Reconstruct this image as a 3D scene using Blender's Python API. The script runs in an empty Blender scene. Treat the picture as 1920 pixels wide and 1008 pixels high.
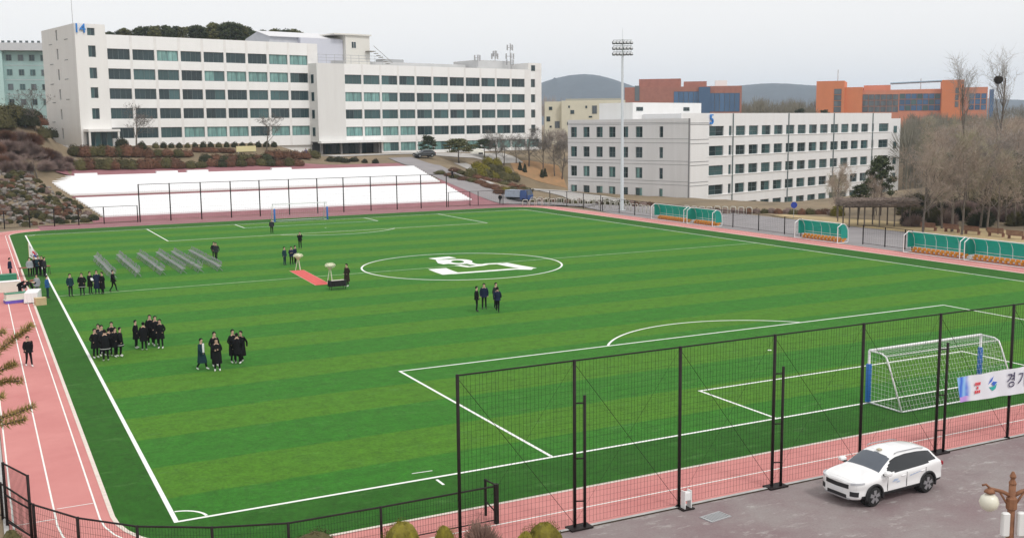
import bpy, math, random
import numpy as np
from mathutils import Vector, Matrix
R = math.radians
rng = random.Random(7)
scene = bpy.context.scene
col = scene.collection
# ------------------------------------------------------------------ camera
PW, PL = 68.58, 106.52                       # pitch size in metres; origin = near left corner flag, y away from the camera
CAM = np.array([-5.1378, -34.7495, 12.8142])
YAW, PIT, ROLL, FPX = 0.4685995, 0.1361035, -0.0108273, 1984.41
def _axes():
    fw = np.array([math.sin(YAW)*math.cos(PIT), math.cos(YAW)*math.cos(PIT), -math.sin(PIT)])
    r = np.cross(fw, [0, 0, 1]); r /= np.linalg.norm(r); u = np.cross(r, fw)
    c, s = math.cos(ROLL), math.sin(ROLL)
    return c*r+s*u, -s*r+c*u, fw
RT, UP, FW = _axes()
cd = bpy.data.cameras.new('camera'); cam = bpy.data.objects.new('camera', cd); col.objects.link(cam)
cd.sensor_width = 36; cd.lens = FPX/1920*36; cd.clip_start = .5; cd.clip_end = 12000
cam.matrix_world = Matrix(((RT[0], UP[0], -FW[0], CAM[0]), (RT[1], UP[1], -FW[1], CAM[1]), (RT[2], UP[2], -FW[2], CAM[2]), (0, 0, 0, 1)))
scene.camera = cam
# ------------------------------------------------------------------ overcast daylight
SUN_EL, SUN_AZ = 52, 165                     # azimuth clockwise from +y: behind the camera, a little to the right
w = bpy.data.worlds.new('World'); scene.world = w; w.use_nodes = True
nt = w.node_tree; nt.nodes.clear()
sky = nt.nodes.new('ShaderNodeTexSky'); sky.sky_type = 'NISHITA'; sky.sun_disc = False
sky.sun_elevation = R(SUN_EL); sky.sun_rotation = R(SUN_AZ); sky.dust_density = 4
dim = nt.nodes.new('ShaderNodeVectorMath'); dim.operation = 'SCALE'; dim.inputs['Scale'].default_value = .1
mix = nt.nodes.new('ShaderNodeMix'); mix.data_type = 'RGBA'; mix.inputs[0].default_value = .94
tc = nt.nodes.new('ShaderNodeTexCoord')
ns = nt.nodes.new('ShaderNodeTexNoise'); ns.inputs['Scale'].default_value = 1.6; ns.inputs['Detail'].default_value = 4
cr = nt.nodes.new('ShaderNodeValToRGB')
cr.color_ramp.elements[0].position = .3; cr.color_ramp.elements[0].color = (1.05, 1.035, 1.02, 1)
cr.color_ramp.elements[1].position = .7; cr.color_ramp.elements[1].color = (1.10, 1.085, 1.065, 1)
bg = nt.nodes.new('ShaderNodeBackground'); bg.inputs['Strength'].default_value = 1.0
out = nt.nodes.new('ShaderNodeOutputWorld')
nt.links.new(sky.outputs[0], dim.inputs[0]); nt.links.new(tc.outputs['Generated'], ns.inputs['Vector'])
nt.links.new(ns.outputs['Fac'], cr.inputs[0]); nt.links.new(dim.outputs[0], mix.inputs[6])
nt.links.new(cr.outputs[0], mix.inputs[7]); nt.links.new(mix.outputs[2], bg.inputs['Color']); nt.links.new(bg.outputs[0], out.inputs['Surface'])
sl = bpy.data.lights.new('sun', 'SUN'); sl.energy = 1.4; sl.angle = R(10); sl.color = (1, .97, .93)
so = bpy.data.objects.new('sun', sl); col.objects.link(so)
_d = Vector((math.sin(R(SUN_AZ))*math.cos(R(SUN_EL)), math.cos(R(SUN_AZ))*math.cos(R(SUN_EL)), math.sin(R(SUN_EL))))
so.rotation_euler = _d.to_track_quat('Z', 'Y').to_euler()
vs = scene.view_settings; vs.view_transform = 'Standard'; vs.look = 'None'; vs.exposure = 0.0; vs.gamma = 1; vs.use_curve_mapping = False
scene.cycles.max_bounces = 6; scene.cycles.transparent_max_bounces = 12; scene.cycles.volume_bounces = 1; HAZE = .00016
# ------------------------------------------------------------------ helpers: points
def at(px, py, d):
    return CAM + d*(FW + (px-960)/FPX*RT - (py-504)/FPX*UP)
def gp(px, py, z=0.):
    v = FW + (px-960)/FPX*RT - (py-504)/FPX*UP
    return CAM + v*((z-CAM[2])/v[2])
def S(a, b, t):
    t = min(1, max(0, (t-a)/(b-a))); return t*t*(3-2*t)
F5O, F5D, F5N = (117.3, 123.5), (.954, .3), (.3, -.954)     # long facade of building 5
def h(x, y):
    if y < 119: z = 0.
    elif y < 122: z = .4*S(119, 122, y)
    elif y < 147: z = .4 + 4.9*(y-122)/25
    else:
        zt = 9.6 + (7.0-9.6)*S(44, 54, x)
        z = 5.3 + (zt-5.3)*S(147, 164, y)
    e = 10.2 - .25*(y-123)
    z += 3.6*S(0, 7, e-x)*S(119, 141, y)
    z += 6.6*S(141, 158, y)*S(9.5, 3, x)
    fall = S(72, 92, x)*(1-S(148, 172, y)*.95)
    z *= 1-fall*.97
    s = (x-F5O[0])*F5D[0] + (y-F5O[1])*F5D[1]; n = (x-F5O[0])*F5N[0] + (y-F5O[1])*F5N[1]
    z -= 6*S(-16, -9, s)*S(25, 14, n)*(1-S(-25, -60, n)) if n < 26 else 0
    z += 22*S(190, 224, y - .25*x)*(1-S(60, 110, x))*S(14, 32, x)
    if y > 200: z += 3*S(200, 300, y)*S(90, 120, x)
    if x > 95 and y < 90: z += 1.2*S(95, 130, x)
    if x < -8: z += 2.5*S(-8, -25, x)*S(0, 40, y)
    return z
def gt(px, py, dz=0, d0=60):
    v = FW + (px-960)/FPX*RT - (py-504)/FPX*UP
    t = d0
    while t < 700:
        P = CAM + v*t
        if P[2] <= h(P[0], P[1]): break
        t += 2.
    lo, hi = t-2., t
    for _ in range(9):
        t = (lo+hi)/2; P = CAM + v*t
        if P[2] <= h(P[0], P[1]): hi = t
        else: lo = t
    return np.array([P[0], P[1], h(P[0], P[1])+dz])
# ------------------------------------------------------------------ helpers: materials
MATS = {}
def mat(name, c, rough=.75, var=.0, scale=4., bump=0., bscale=None, metal=0., spec=.4, c2=None, detail=5, rand=0., coat=0., trans=0., streak=False):
    if name in MATS: return MATS[name]
    m = bpy.data.materials.new(name); m.use_nodes = True; t = m.node_tree; b = t.nodes['Principled BSDF']
    b.inputs['Roughness'].default_value = rough; b.inputs['Metallic'].default_value = metal
    b.inputs['Specular IOR Level'].default_value = spec
    if coat: b.inputs['Coat Weight'].default_value = coat; b.inputs['Coat Roughness'].default_value = .05
    b.inputs['Base Color'].default_value = (*c, 1)
    co = t.nodes.new('ShaderNodeTexCoord')
    src = None
    if var or c2:
        n = t.nodes.new('ShaderNodeTexNoise'); n.inputs['Scale'].default_value = scale; n.inputs['Detail'].default_value = detail; n.inputs['Roughness'].default_value = .65
        if streak:
            mp_ = t.nodes.new('ShaderNodeMapping'); mp_.inputs['Scale'].default_value = (1, 1, .12); t.links.new(co.outputs['Object'], mp_.inputs[0]); t.links.new(mp_.outputs[0], n.inputs['Vector'])
        else: t.links.new(co.outputs['Object'], n.inputs['Vector'])
        r = t.nodes.new('ShaderNodeValToRGB'); r.color_ramp.elements[0].position = .32; r.color_ramp.elements[1].position = .68
        a = c2 or tuple(x*(1-var) for x in c); bb = c if c2 else tuple(min(1, x*(1+var)) for x in c)
        r.color_ramp.elements[0].color = (*a, 1); r.color_ramp.elements[1].color = (*bb, 1)
        t.links.new(n.outputs['Fac'], r.inputs[0]); src = r.outputs[0]
    if rand:
        oi = t.nodes.new('ShaderNodeObjectInfo'); hs = t.nodes.new('ShaderNodeHueSaturation')
        mr = t.nodes.new('ShaderNodeMapRange'); mr.inputs[3].default_value = 1-rand; mr.inputs[4].default_value = 1+rand
        t.links.new(oi.outputs['Random'], mr.inputs[0]); t.links.new(mr.outputs[0], hs.inputs['Value'])
        if src: t.links.new(src, hs.inputs['Color'])
        else: hs.inputs['Color'].default_value = (*c, 1)
        src = hs.outputs[0]
    if src: t.links.new(src, b.inputs['Base Color'])
    if bump:
        n2 = t.nodes.new('ShaderNodeTexNoise'); n2.inputs['Scale'].default_value = bscale or scale*6; n2.inputs['Detail'].default_value = 3
        t.links.new(co.outputs['Object'], n2.inputs['Vector'])
        bm_ = t.nodes.new('ShaderNodeBump'); bm_.inputs['Strength'].default_value = bump; bm_.inputs['Distance'].default_value = .03
        t.links.new(n2.outputs['Fac'], bm_.inputs['Height']); t.links.new(bm_.outputs[0], b.inputs['Normal'])
    if trans:
        tb = t.nodes.new('ShaderNodeBsdfTranslucent'); tb.inputs[0].default_value = (*c, 1); mx = t.nodes.new('ShaderNodeMixShader'); mx.inputs[0].default_value = trans
        t.links.new(b.outputs[0], mx.inputs[1]); t.links.new(tb.outputs[0], mx.inputs[2]); t.links.new(mx.outputs[0], t.nodes['Material Output'].inputs['Surface'])
    MATS[name] = m; return m
# ------------------------------------------------------------------ helpers: meshes
_csd = {}
def _CS(n):
    if n not in _csd: _csd[n] = [(math.cos(2*math.pi*j/n), math.sin(2*math.pi*j/n)) for j in range(n)]
    return _csd[n]
class MB:
    def __init__(s): s.v = []; s.f = []; s.m = []; s.k = 0
    def add(s, vs_, fs, k=None):
        o = len(s.v); s.v.extend([tuple(map(float, q)) for q in vs_]); s.f.extend([tuple(i+o for i in f) for f in fs]); s.m.extend([s.k if k is None else k]*len(fs)); return s
    def box(s, x0, x1, y0, y1, z0, z1, k=None):
        return s.add([(x0,y0,z0),(x1,y0,z0),(x1,y1,z0),(x0,y1,z0),(x0,y0,z1),(x1,y0,z1),(x1,y1,z1),(x0,y1,z1)],
                     [(0,3,2,1),(4,5,6,7),(0,1,5,4),(1,2,6,5),(2,3,7,6),(3,0,4,7)], k)
    def cbox(s, c, d, k=None): return s.box(c[0]-d[0]/2, c[0]+d[0]/2, c[1]-d[1]/2, c[1]+d[1]/2, c[2]-d[2]/2, c[2]+d[2]/2, k)
    def bev(s, x0, x1, y0, y1, z0, z1, b=.02, k=None):     # chamfered box
        vs_ = []
        for z, i in ((z0, b), (z0+b, 0), (z1-b, 0), (z1, b)):
            X0, X1, Y0, Y1 = x0+i, x1-i, y0+i, y1-i
            vs_ += [(X0+b,Y0,z),(X1-b,Y0,z),(X1,Y0+b,z),(X1,Y1-b,z),(X1-b,Y1,z),(X0+b,Y1,z),(X0,Y1-b,z),(X0,Y0+b,z)]
        fs = [tuple(range(7,-1,-1)), tuple(range(24,32))]
        for r_ in range(3):
            for j in range(8): fs.append((r_*8+j, r_*8+(j+1)%8, r_*8+8+(j+1)%8, r_*8+8+j))
        return s.add(vs_, fs, k)
    def tube(s, pts, rad, n=6, k=None, cap=True):
        pts = [(float(q[0]), float(q[1]), float(q[2])) for q in pts]; m = len(pts)
        if not hasattr(rad, '__len__'): rad = [rad]*m
        vs_ = []; A = None; cs = _CS(n)
        for i in range(m):
            p0, p1 = pts[max(i-1, 0)], pts[min(i+1, m-1)]
            tx, ty, tz = p1[0]-p0[0], p1[1]-p0[1], p1[2]-p0[2]; l_ = math.sqrt(tx*tx+ty*ty+tz*tz)+1e-9; tx /= l_; ty /= l_; tz /= l_
            if A is None: A = (ty, -tx, 0.) if abs(tz) < .9 else (0., tz, -ty)
            ax, ay, az = A; d_ = ax*tx+ay*ty+az*tz; ax -= tx*d_; ay -= ty*d_; az -= tz*d_; l_ = math.sqrt(ax*ax+ay*ay+az*az)+1e-9; ax /= l_; ay /= l_; az /= l_; A = (ax, ay, az)
            bx, by, bz = ty*az-tz*ay, tz*ax-tx*az, tx*ay-ty*ax; r_ = rad[i]; x, y, z = pts[i]
            for c, s2 in cs: vs_.append((x+r_*(c*ax+s2*bx), y+r_*(c*ay+s2*by), z+r_*(c*az+s2*bz)))
        fs = [(i*n+j, i*n+(j+1)%n, (i+1)*n+(j+1)%n, (i+1)*n+j) for i in range(m-1) for j in range(n)]
        if cap: fs += [tuple(range(n-1, -1, -1)), tuple(range((m-1)*n, m*n))]
        o = len(s.v); s.v.extend(vs_); s.f.extend([tuple(i+o for i in f) for f in fs]); s.m.extend([s.k if k is None else k]*len(fs)); return s
    def lathe(s, prof, n=16, c=(0, 0, 0), k=None, ax='z'):
        vs_ = []
        for r_, z in prof:
            for j in range(n):
                g = 2*math.pi*j/n; q = (r_*math.cos(g), r_*math.sin(g), z)
                if ax == 'y': q = (q[0], q[2], q[1])
                vs_.append((q[0]+c[0], q[1]+c[1], q[2]+c[2]))
        m = len(prof)
        fs = [(i*n+j, i*n+(j+1)%n, (i+1)*n+(j+1)%n, (i+1)*n+j) for i in range(m-1) for j in range(n)]
        fs += [tuple(range(n-1, -1, -1)), tuple(range((m-1)*n, m*n))]
        return s.add(vs_, fs, k)
    def prism(s, poly, z0, z1, k=None):
        n = len(poly); vs_ = [(x, y, z0) for x, y in poly]+[(x, y, z1) for x, y in poly]
        return s.add(vs_, [tuple(range(n-1, -1, -1)), tuple(range(n, 2*n))]+[(i, (i+1) % n, n+(i+1) % n, n+i) for i in range(n)], k)
    def mesh(s, name, mats, smooth=False):
        me = bpy.data.meshes.new(name); me.from_pydata(s.v, [], s.f)
        for m in (mats if isinstance(mats, (list, tuple)) else [mats]): me.materials.append(m)
        if len(me.polygons):
            me.polygons.foreach_set('material_index', s.m)
            if smooth: me.polygons.foreach_set('use_smooth', [True]*len(s.f))
        me.update(); return me
    def build(s, name, mats, parent=None, smooth=False):
        return ob(name, s.mesh(name, mats, smooth), parent)
def ob(name, data, parent=None):
    o = bpy.data.objects.new(name, data); col.objects.link(o)
    if parent is not None: o.parent = parent
    return o
def tag(o, label=None, cat=None, group=None, kind=None):
    if label: o['label'] = label
    if cat: o['category'] = cat
    if group: o['group'] = group
    if kind: o['kind'] = kind
    return o
def empty(name, loc, rz, label, cat, group=None):
    o = ob(name, None); o.location = tuple(map(float, loc)); o.rotation_euler = (0, 0, rz); o.empty_display_size = .2
    return tag(o, label, cat, group)
def inst(name, me, parent, loc=(0, 0, 0), rz=0, sc=None, material=None):
    o = ob(name, me, parent); o.location = tuple(map(float, loc)); o.rotation_euler = (0, 0, rz)
    if sc is not None: o.scale = sc if hasattr(sc, '__len__') else (sc, sc, sc)
    if material:
        o.material_slots[0].link = 'OBJECT'; o.material_slots[0].material = material
    return o
def dup(root, loc=None, rz=None, label=None, group=None, sc=None):
    def cp(o, par):
        c = o.copy(); col.objects.link(c); c.parent = par
        for ch in KIDS.get(o.name, ()): cp(ch, c)
        return c
    KIDS = {}
    def walk(o):
        KIDS[o.name] = list(o.children)
        for c in o.children: walk(c)
    walk(root); r = cp(root, None)
    if loc is not None: r.location = tuple(map(float, loc))
    if rz is not None: r.rotation_euler = (0, 0, rz)
    if sc is not None: r.scale = (sc, sc, sc)
    if label: r['label'] = label
    if group: r['group'] = group
    return r
def struct(o): o['kind'] = 'structure'; return o
def text_mesh(txt, size, extrude, m):
    cu = bpy.data.curves.new('lettering', 'FONT'); cu.body = txt; cu.size = size; cu.extrude = extrude; cu.align_x = 'CENTER'; cu.resolution_u = 3
    o = bpy.data.objects.new('lettering', cu); col.objects.link(o)
    dg = bpy.context.evaluated_depsgraph_get(); me = bpy.data.meshes.new_from_object(o.evaluated_get(dg))
    bpy.data.objects.remove(o); me.materials.clear(); me.materials.append(m); return me

# ------------------------------------------------------------------ setting: terrain, pitch, track, roads
def axis(lo, a, b, hi, st):
    o = list(np.arange(a, b+.01, st)); v = a; s_ = st
    left = []
    while v > lo: s_ *= 1.35; v -= s_; left.append(v)
    v = b; s_ = st; right = []
    while v < hi: s_ *= 1.35; v += s_; right.append(v)
    return left[::-1]+o+right
xs = axis(-4000, -40, 190, 4000, 2.); ys = axis(-600, -30, 300, 4200, 2.)
g = MB(); nx, ny = len(xs), len(ys)
def hg(x, y): 
    z = h(x, y)
    if -9 < x < 92 and y < 119: z -= .06
    return z
vs_ = [(x, y, hg(x, y)) for y in ys for x in xs]
g.add(vs_, [(j*nx+i, j*nx+i+1, (j+1)*nx+i+1, (j+1)*nx+i) for j in range(ny-1) for i in range(nx-1)])
M_ground = mat('dry_soil', (.27, .205, .13), .95, c2=(.16, .125, .08), scale=.12, bump=.4, bscale=3)
struct(g.build('ground', M_ground, smooth=True))

def rrect(o, r, n=10, x0=-1.75, x1=72.35, y0=-3.5, y1=112.0):
    x0 -= o; x1 += o; y0 -= o; y1 += o; r += o; P = []
    for cx_, cy_, a0 in ((x1-r, y0+r, -90), (x1-r, y1-r, 0), (x0+r, y1-r, 90), (x0+r, y0+r, 180)):
        for i in range(n+1):
            a = R(a0+90*i/n); P.append((cx_+r*math.cos(a), cy_+r*math.sin(a)))
    return P
def ring(a, b, z, zb=None):
    m = MB(); n = len(a); zb = z if zb is None else zb
    m.add([(x, y, z) for x, y in a]+[(x, y, zb) for x, y in b], [(i, (i+1) % n, n+(i+1) % n, n+i) for i in range(n)]); return m
# turf with mown bands
mt = bpy.data.materials.new('striped_turf'); mt.use_nodes = True; t = mt.node_tree; b = t.nodes['Principled BSDF']
b.inputs['Roughness'].default_value = .95; b.inputs['Specular IOR Level'].default_value = .05
b.inputs['Sheen Weight'].default_value = .15; b.inputs['Sheen Roughness'].default_value = .55; b.inputs['Sheen Tint'].default_value = (.62, .95, .42, 1)
ge = t.nodes.new('ShaderNodeNewGeometry'); sp = t.nodes.new('ShaderNodeSeparateXYZ'); t.links.new(ge.outputs['Position'], sp.inputs[0])
def mth(op, a, b_=None, c_=None):
    n = t.nodes.new('ShaderNodeMath'); n.operation = op
    for i, q in enumerate((a, b_, c_)):
        if q is None: continue
        if isinstance(q, (int, float)): n.inputs[i].default_value = q
        else: t.links.new(q, n.inputs[i])
    return n.outputs[0]
def noise(sc, det=4, st=None):
    n = t.nodes.new('ShaderNodeTexNoise'); n.inputs['Scale'].default_value = sc; n.inputs['Detail'].default_value = det; n.inputs['Roughness'].default_value = .7
    if st is None: t.links.new(ge.outputs['Position'], n.inputs['Vector'])
    else:
        mp = t.nodes.new('ShaderNodeMapping'); mp.inputs['Scale'].default_value = st; t.links.new(ge.outputs['Position'], mp.inputs[0]); t.links.new(mp.outputs[0], n.inputs['Vector'])
    return n.outputs['Fac']
wob = mth('MULTIPLY', mth('SUBTRACT', noise(.6, 2), .5), .35)
ph = mth('FRACT', mth('DIVIDE', mth('ADD', mth('ADD', sp.outputs[1], 1.5), wob), 7.72))
# bands: 0 = dark, 1 = light, soft 0.15 m edges
band = mth('MULTIPLY', mth('SMOOTH_MIN', mth('MULTIPLY', mth('SUBTRACT', ph, .5), 40), 1., .2), 1.)
band = mth('MAXIMUM', band, 0.)
band = mth('MULTIPLY', band, mth('MINIMUM', mth('MULTIPLY', mth('SUBTRACT', 1.0, ph), 40), 1.))
inx = mth('MULTIPLY', mth('GREATER_THAN', sp.outputs[0], .05), mth('LESS_THAN', sp.outputs[0], PW-.05))
iny = mth('MULTIPLY', mth('GREATER_THAN', sp.outputs[1], .05), mth('LESS_THAN', sp.outputs[1], PL-.05))
inside = mth('MULTIPLY', inx, iny)
def rgbmix(f, a, b_):
    n = t.nodes.new('ShaderNodeMix'); n.data_type = 'RGBA'
    if isinstance(f, float): n.inputs[0].default_value = f
    else: t.links.new(f, n.inputs[0])
    for i, q in ((6, a), (7, b_)):
        if isinstance(q, tuple): n.inputs[i].default_value = (*q, 1)
        else: t.links.new(q, n.inputs[i])
    return n.outputs[2]
base = rgbmix(band, (.019, .138, .009), (.053, .162, .007))
base = rgbmix(inside, (.007, .078, .003), base)
pat = mth('MULTIPLY', mth('SUBTRACT', noise(.35, 5), .42), 1.2)
base = rgbmix(mth('MAXIMUM', mth('MINIMUM', mth('MULTIPLY', pat, .6), 1.), 0.), base, (.045, .165, .022))
scuff = mth('MAXIMUM', mth('MINIMUM', mth('MULTIPLY', mth('SUBTRACT', noise(.9, 6, (.5, 1.6, 1)), .58), 4.5), .45), 0.)
base = rgbmix(scuff, base, (.075, .19, .05))
fine = noise(1., 6, (9, 3, 9))
hs = t.nodes.new('ShaderNodeHueSaturation'); t.links.new(base, hs.inputs['Color'])
t.links.new(mth('ADD', mth('ADD', mth('MULTIPLY', fine, .8), mth('MULTIPLY', noise(1.5, 5), 1.3)), mth('SUBTRACT', mth('MULTIPLY', noise(6., 3), .7), .4)), hs.inputs['Value']); t.links.new(hs.outputs[0], b.inputs['Base Color'])
bp = t.nodes.new('ShaderNodeBump'); bp.inputs['Strength'].default_value = .6; bp.inputs['Distance'].default_value = .05
t.links.new(noise(25, 2), bp.inputs['Height']); t.links.new(bp.outputs[0], b.inputs['Normal'])
m = MB(); P = rrect(0, 5); m.add([(x, y, 0) for x, y in P], [tuple(range(len(P)))])
turf = struct(m.build('turf', mt))
M_line = mat('line_paint', (.82, .84, .80), .8, var=.06, scale=3)
M_worn = mat('worn_line_paint', (.62, .70, .46), .85, c2=(.36, .5, .24), scale=1.5)
def pline(pts, wd, name='pitch_line', m_=M_line, z=.006, par=turf, closed=False):
    pts = [np.array(q[:2], float) for q in pts]; n = len(pts); L_ = []; R_ = []
    for i in range(n):
        if closed: a, c = pts[i-1], pts[(i+1) % n]
        else: a, c = pts[max(i-1, 0)], pts[min(i+1, n-1)]
        d = c-a; d /= np.linalg.norm(d); k = np.array([-d[1], d[0]])*wd/2
        L_.append(pts[i]+k); R_.append(pts[i]-k)
    q = MB(); fs = [(i, i+1, n+i+1, n+i) for i in range(n-1)]
    if closed: fs.append((n-1, 0, n, 2*n-1))
    q.add([(*a, z) for a in R_]+[(*a, z) for a in L_], [(f[0], f[1], f[2], f[3]) for f in fs]); return q.build(name, m_, par)
def arc(cx_, cy_, r_, a0, a1, n=40): return [(cx_+r_*math.cos(R(a0+(a1-a0)*i/n)), cy_+r_*math.sin(R(a0+(a1-a0)*i/n))) for i in range(n+1)]
LW = .14; pa = (PW-40.32)/2; ga = PW/2-9.0
pline([(0, -.06), (0, PL+.06)], .16); pline([(PW, -.06), (PW, PL+.06)], .13, z=.0062)
for Y, sg in ((0, 1), (PL, -1)):
    pline([(.08, Y), (PW-.08, Y)], LW)
    pline([(pa, Y+sg*.07), (pa, Y+sg*16.57)], LW); pline([(PW-pa, Y+sg*.07), (PW-pa, Y+sg*16.57)], LW); pline([(pa+.07, Y+sg*16.5), (PW-pa-.07, Y+sg*16.5)], LW, z=.0061)
    pline([(ga, Y+sg*.07), (ga, Y+sg*5.57)], LW); pline([(PW-ga, Y+sg*.07), (PW-ga, Y+sg*5.57)], LW); pline([(ga+.07, Y+sg*5.5), (PW-ga-.07, Y+sg*5.5)], LW, z=.0061)
    al = math.degrees(math.asin(5.5/9.15))
    pline(arc(PW/2, Y+sg*11, 9.15, sg*(al+.8), sg*(180-al-.8)), LW, 'penalty_arc')
    pline(arc(0, Y, 1.0, sg*6, sg*84, 10), .1, 'corner_arc'); pline(arc(PW, Y, 1.0, sg*96, sg*174, 10), .1, 'corner_arc')
    q = MB(); q.lathe([(.12, .003), (.12, .0065)], 12, (PW/2, Y+sg*11, 0)); q.build('penalty_spot', M_line, turf)
pline([(9.15, -.9), (9.15, -.25)], .1); pline([(8.6, .8), (9.4, .75)], .06)
HY = PL/2
pline([(.1, HY), (PW/2-9.25, HY)], LW, m_=M_worn); pline([(PW/2+9.25, HY), (PW-.1, HY)], LW, m_=M_worn); pline([(PW/2-9.05, HY), (PW/2+9.05, HY)], LW, m_=M_worn)
pline(arc(PW/2, HY, 9.15, 0, 360, 80)[:-1], .17, 'centre_circle', closed=True, z=.0065)
# the white emblem painted inside the centre circle (strokes laid on the ground)
def cr3(x, y): return gp(660+x/4.571, 455+y/4.571)
def pst(ps, wd, z): return pline([cr3(*q) for q in ps], wd, 'emblem_stroke', M_line, z)
pst([(690, 140), (772, 132), (862, 124)], 1.5, .0072)
pst([(730, 222), (790, 246), (855, 268)], 1.7, .0076)
pst([(850, 264), (1020, 252), (1180, 240), (1400, 224), (1545, 226)], .75, .0080)
pst([(1535, 222), (1390, 198), (1280, 176)], 1.3, .0084)
pst([(1285, 178), (1160, 182), (1100, 194), (1000, 206), (905, 192)], .75, .0088)
pst([(770, 146), (790, 172), (830, 180)], 1.2, .0092)
pline([cr3(905+92*math.cos(a), 162+17*math.sin(a)) for a in np.linspace(0, 2*math.pi, 26)[:-1]], .8, 'emblem_ring', closed=True, z=.0096)
pst([(985, 168), (1040, 184), (1090, 188)], .7, .0100)
# track round the pitch
M_track = mat('track_rubber', (.62, .26, .24), .9, c2=(.52, .19, .18), scale=.22, bump=.3, bscale=40, detail=9)
track = struct(ring(rrect(0, 5), rrect(3.15, 5), -.004).build('running_track', M_track))
M_edge = mat('track_edging', (.70, .62, .55), .85, var=.1)
ring(rrect(-.02, 5), rrect(.13, 5), .008).build('turf_edging', M_edge, track)
ring(rrect(1.72, 5), rrect(1.78, 5), .0).build('lane_line', M_line, track)
for o_ in (.45, 3.03): pline(rrect(o_, 5), .06, 'lane_line', M_line, .0, track)
for (x0, y0, x1, y1) in ((-3.41, 3.2, -2.25, 3.2), (-4.72, 2.2, -3.55, 2.2), (-4.72, 40.2, -2.25, 40.2)): pline([(x0, y0), (x1, y1)], .05, 'start_line', M_line, .002, track)
k = ring(rrect(3.17, 5), rrect(3.32, 5), .03); struct(k.build('kerb', mat('concrete', (.42, .41, .40), .9, var=.15, scale=2)))
# faded purple apron in the foreground
ma = bpy.data.materials.new('faded_asphalt'); ma.use_nodes = True; t = ma.node_tree; b = t.nodes['Principled BSDF']; b.inputs['Roughness'].default_value = .92; b.inputs['Specular IOR Level'].default_value = .2
ge = t.nodes.new('ShaderNodeNewGeometry')
base = rgbmix(mth('MULTIPLY', mth('SUBTRACT', noise(.28, 6), .35), 2.6), (.225, .165, .17), (.30, .275, .265))
base = rgbmix(mth('MAXIMUM', mth('MINIMUM', mth('MULTIPLY', mth('SUBTRACT', noise(.9, 6, (1, 2.2, 1)), .56), 6.), 1.), 0.), base, (.44, .42, .40))
base = rgbmix(mth('MAXIMUM', mth('MINIMUM', mth('MULTIPLY', mth('SUBTRACT', noise(.35, 4, (.6, 1.6, 1)), .60), 4.), .6), 0.), base, (.14, .11, .115))
hs = t.nodes.new('ShaderNodeHueSaturation'); t.links.new(base, hs.inputs['Color']); t.links.new(mth('ADD', mth('MULTIPLY', noise(14, 4), .5), .75), hs.inputs['Value']); t.links.new(hs.outputs[0], b.inputs['Base Color'])
bp = t.nodes.new('ShaderNodeBump'); bp.inputs['Strength'].default_value = .25; bp.inputs['Distance'].default_value = .02
t.links.new(noise(60, 2), bp.inputs['Height']); t.links.new(bp.outputs[0], b.inputs['Normal'])
m = MB(); m.add([(8, -6.83, -.012), (8, -20, -.012), (60, -20, -.012), (60, -6.83, -.012)], [(0, 1, 2, 3)]); struct(m.build('pavement', ma))
M_road = mat('road_asphalt', (.30, .28, .285), .92, c2=(.24, .225, .23), scale=.3, bump=.2, bscale=30)
M_path = mat('pale_concrete_path', (.44, .42, .40), .9, var=.12, scale=.5)
M_plum = mat('plum_paving', (.33, .15, .165), .9, c2=(.27, .115, .13), scale=.4)
def strip(name, path, wd, m_, dz=.07, nw=4, st=2.):
    path = [np.array(q[:2], float) for q in path]; P = []; W_ = []
    if not hasattr(wd, '__len__'): wd = [wd]*len(path)
    for i in range(len(path)-1):
        n = max(1, int(np.linalg.norm(path[i+1]-path[i])/st))
        for j in range(n): P.append(path[i]+(path[i+1]-path[i])*j/n); W_.append(wd[i]+(wd[i+1]-wd[i])*j/n)
    P.append(path[-1]); W_.append(wd[-1]); q = MB(); vv = []
    for i in range(len(P)):
        d = P[min(i+1, len(P)-1)]-P[max(i-1, 0)]; d /= np.linalg.norm(d); k_ = np.array([-d[1], d[0]])
        for j in range(nw+1):
            c = P[i]+k_*W_[i]*(.5-j/nw); vv.append((c[0], c[1], h(*c)+dz))
    q.add(vv, [(i*(nw+1)+j, i*(nw+1)+j+1, (i+1)*(nw+1)+j+1, (i+1)*(nw+1)+j) for i in range(len(P)-1) for j in range(nw)])
    return struct(q.build(name, m_, smooth=True))
strip('road', [(83, 8), (83, 60), (83, 92), (84, 108)], [15, 15, 15, 10], M_road, .012, nw=1, st=8)
strip('pavement', [(2, 115.9), (40, 115.9), (76, 115.9)], 7.2, M_plum, .015, nw=4, st=4)
strip('pavement', [(9, 120.9), (72, 120.9)], 3.0, M_plum, .05, nw=4)
strip('pavement', [(6.5, 149.6), (30, 149.6), (66, 149.6)], 5.6, M_plum, .08)
strip('pavement', [gt(812, 316)[:2], gt(870, 352)[:2], gt(930, 385)[:2]], [2.5, 6, 7], M_plum, .06)
rp = [gt(750, 296), gt(800, 312), gt(850, 335), gt(905, 358), gt(962, 380), (82, 108)]
strip('road', rp, [5, 5.5, 5.5, 5.5, 6, 8], M_road, .10)
strip('path', [gt(870, 322), gt(925, 346), gt(985, 370)], 1.2, M_path, .13)
strip('road', [(56, 165.2), (75, 168.5), (100, 172)], 8, M_path, .1)
strip('road', [(86, 110), (89.5, 124), (91, 140), (88, 152), (82, 160)], [9, 8, 7, 6, 5], M_path, .09)
strip('lawn', [(96, 20), (95, 48), (93.5, 66), (93, 78)], [12, 10, 8, 3], mat('dry_lawn', (.50, .38, .21), .95, c2=(.36, .28, .15), scale=.5, bump=.6, bscale=8), .05)
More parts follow.
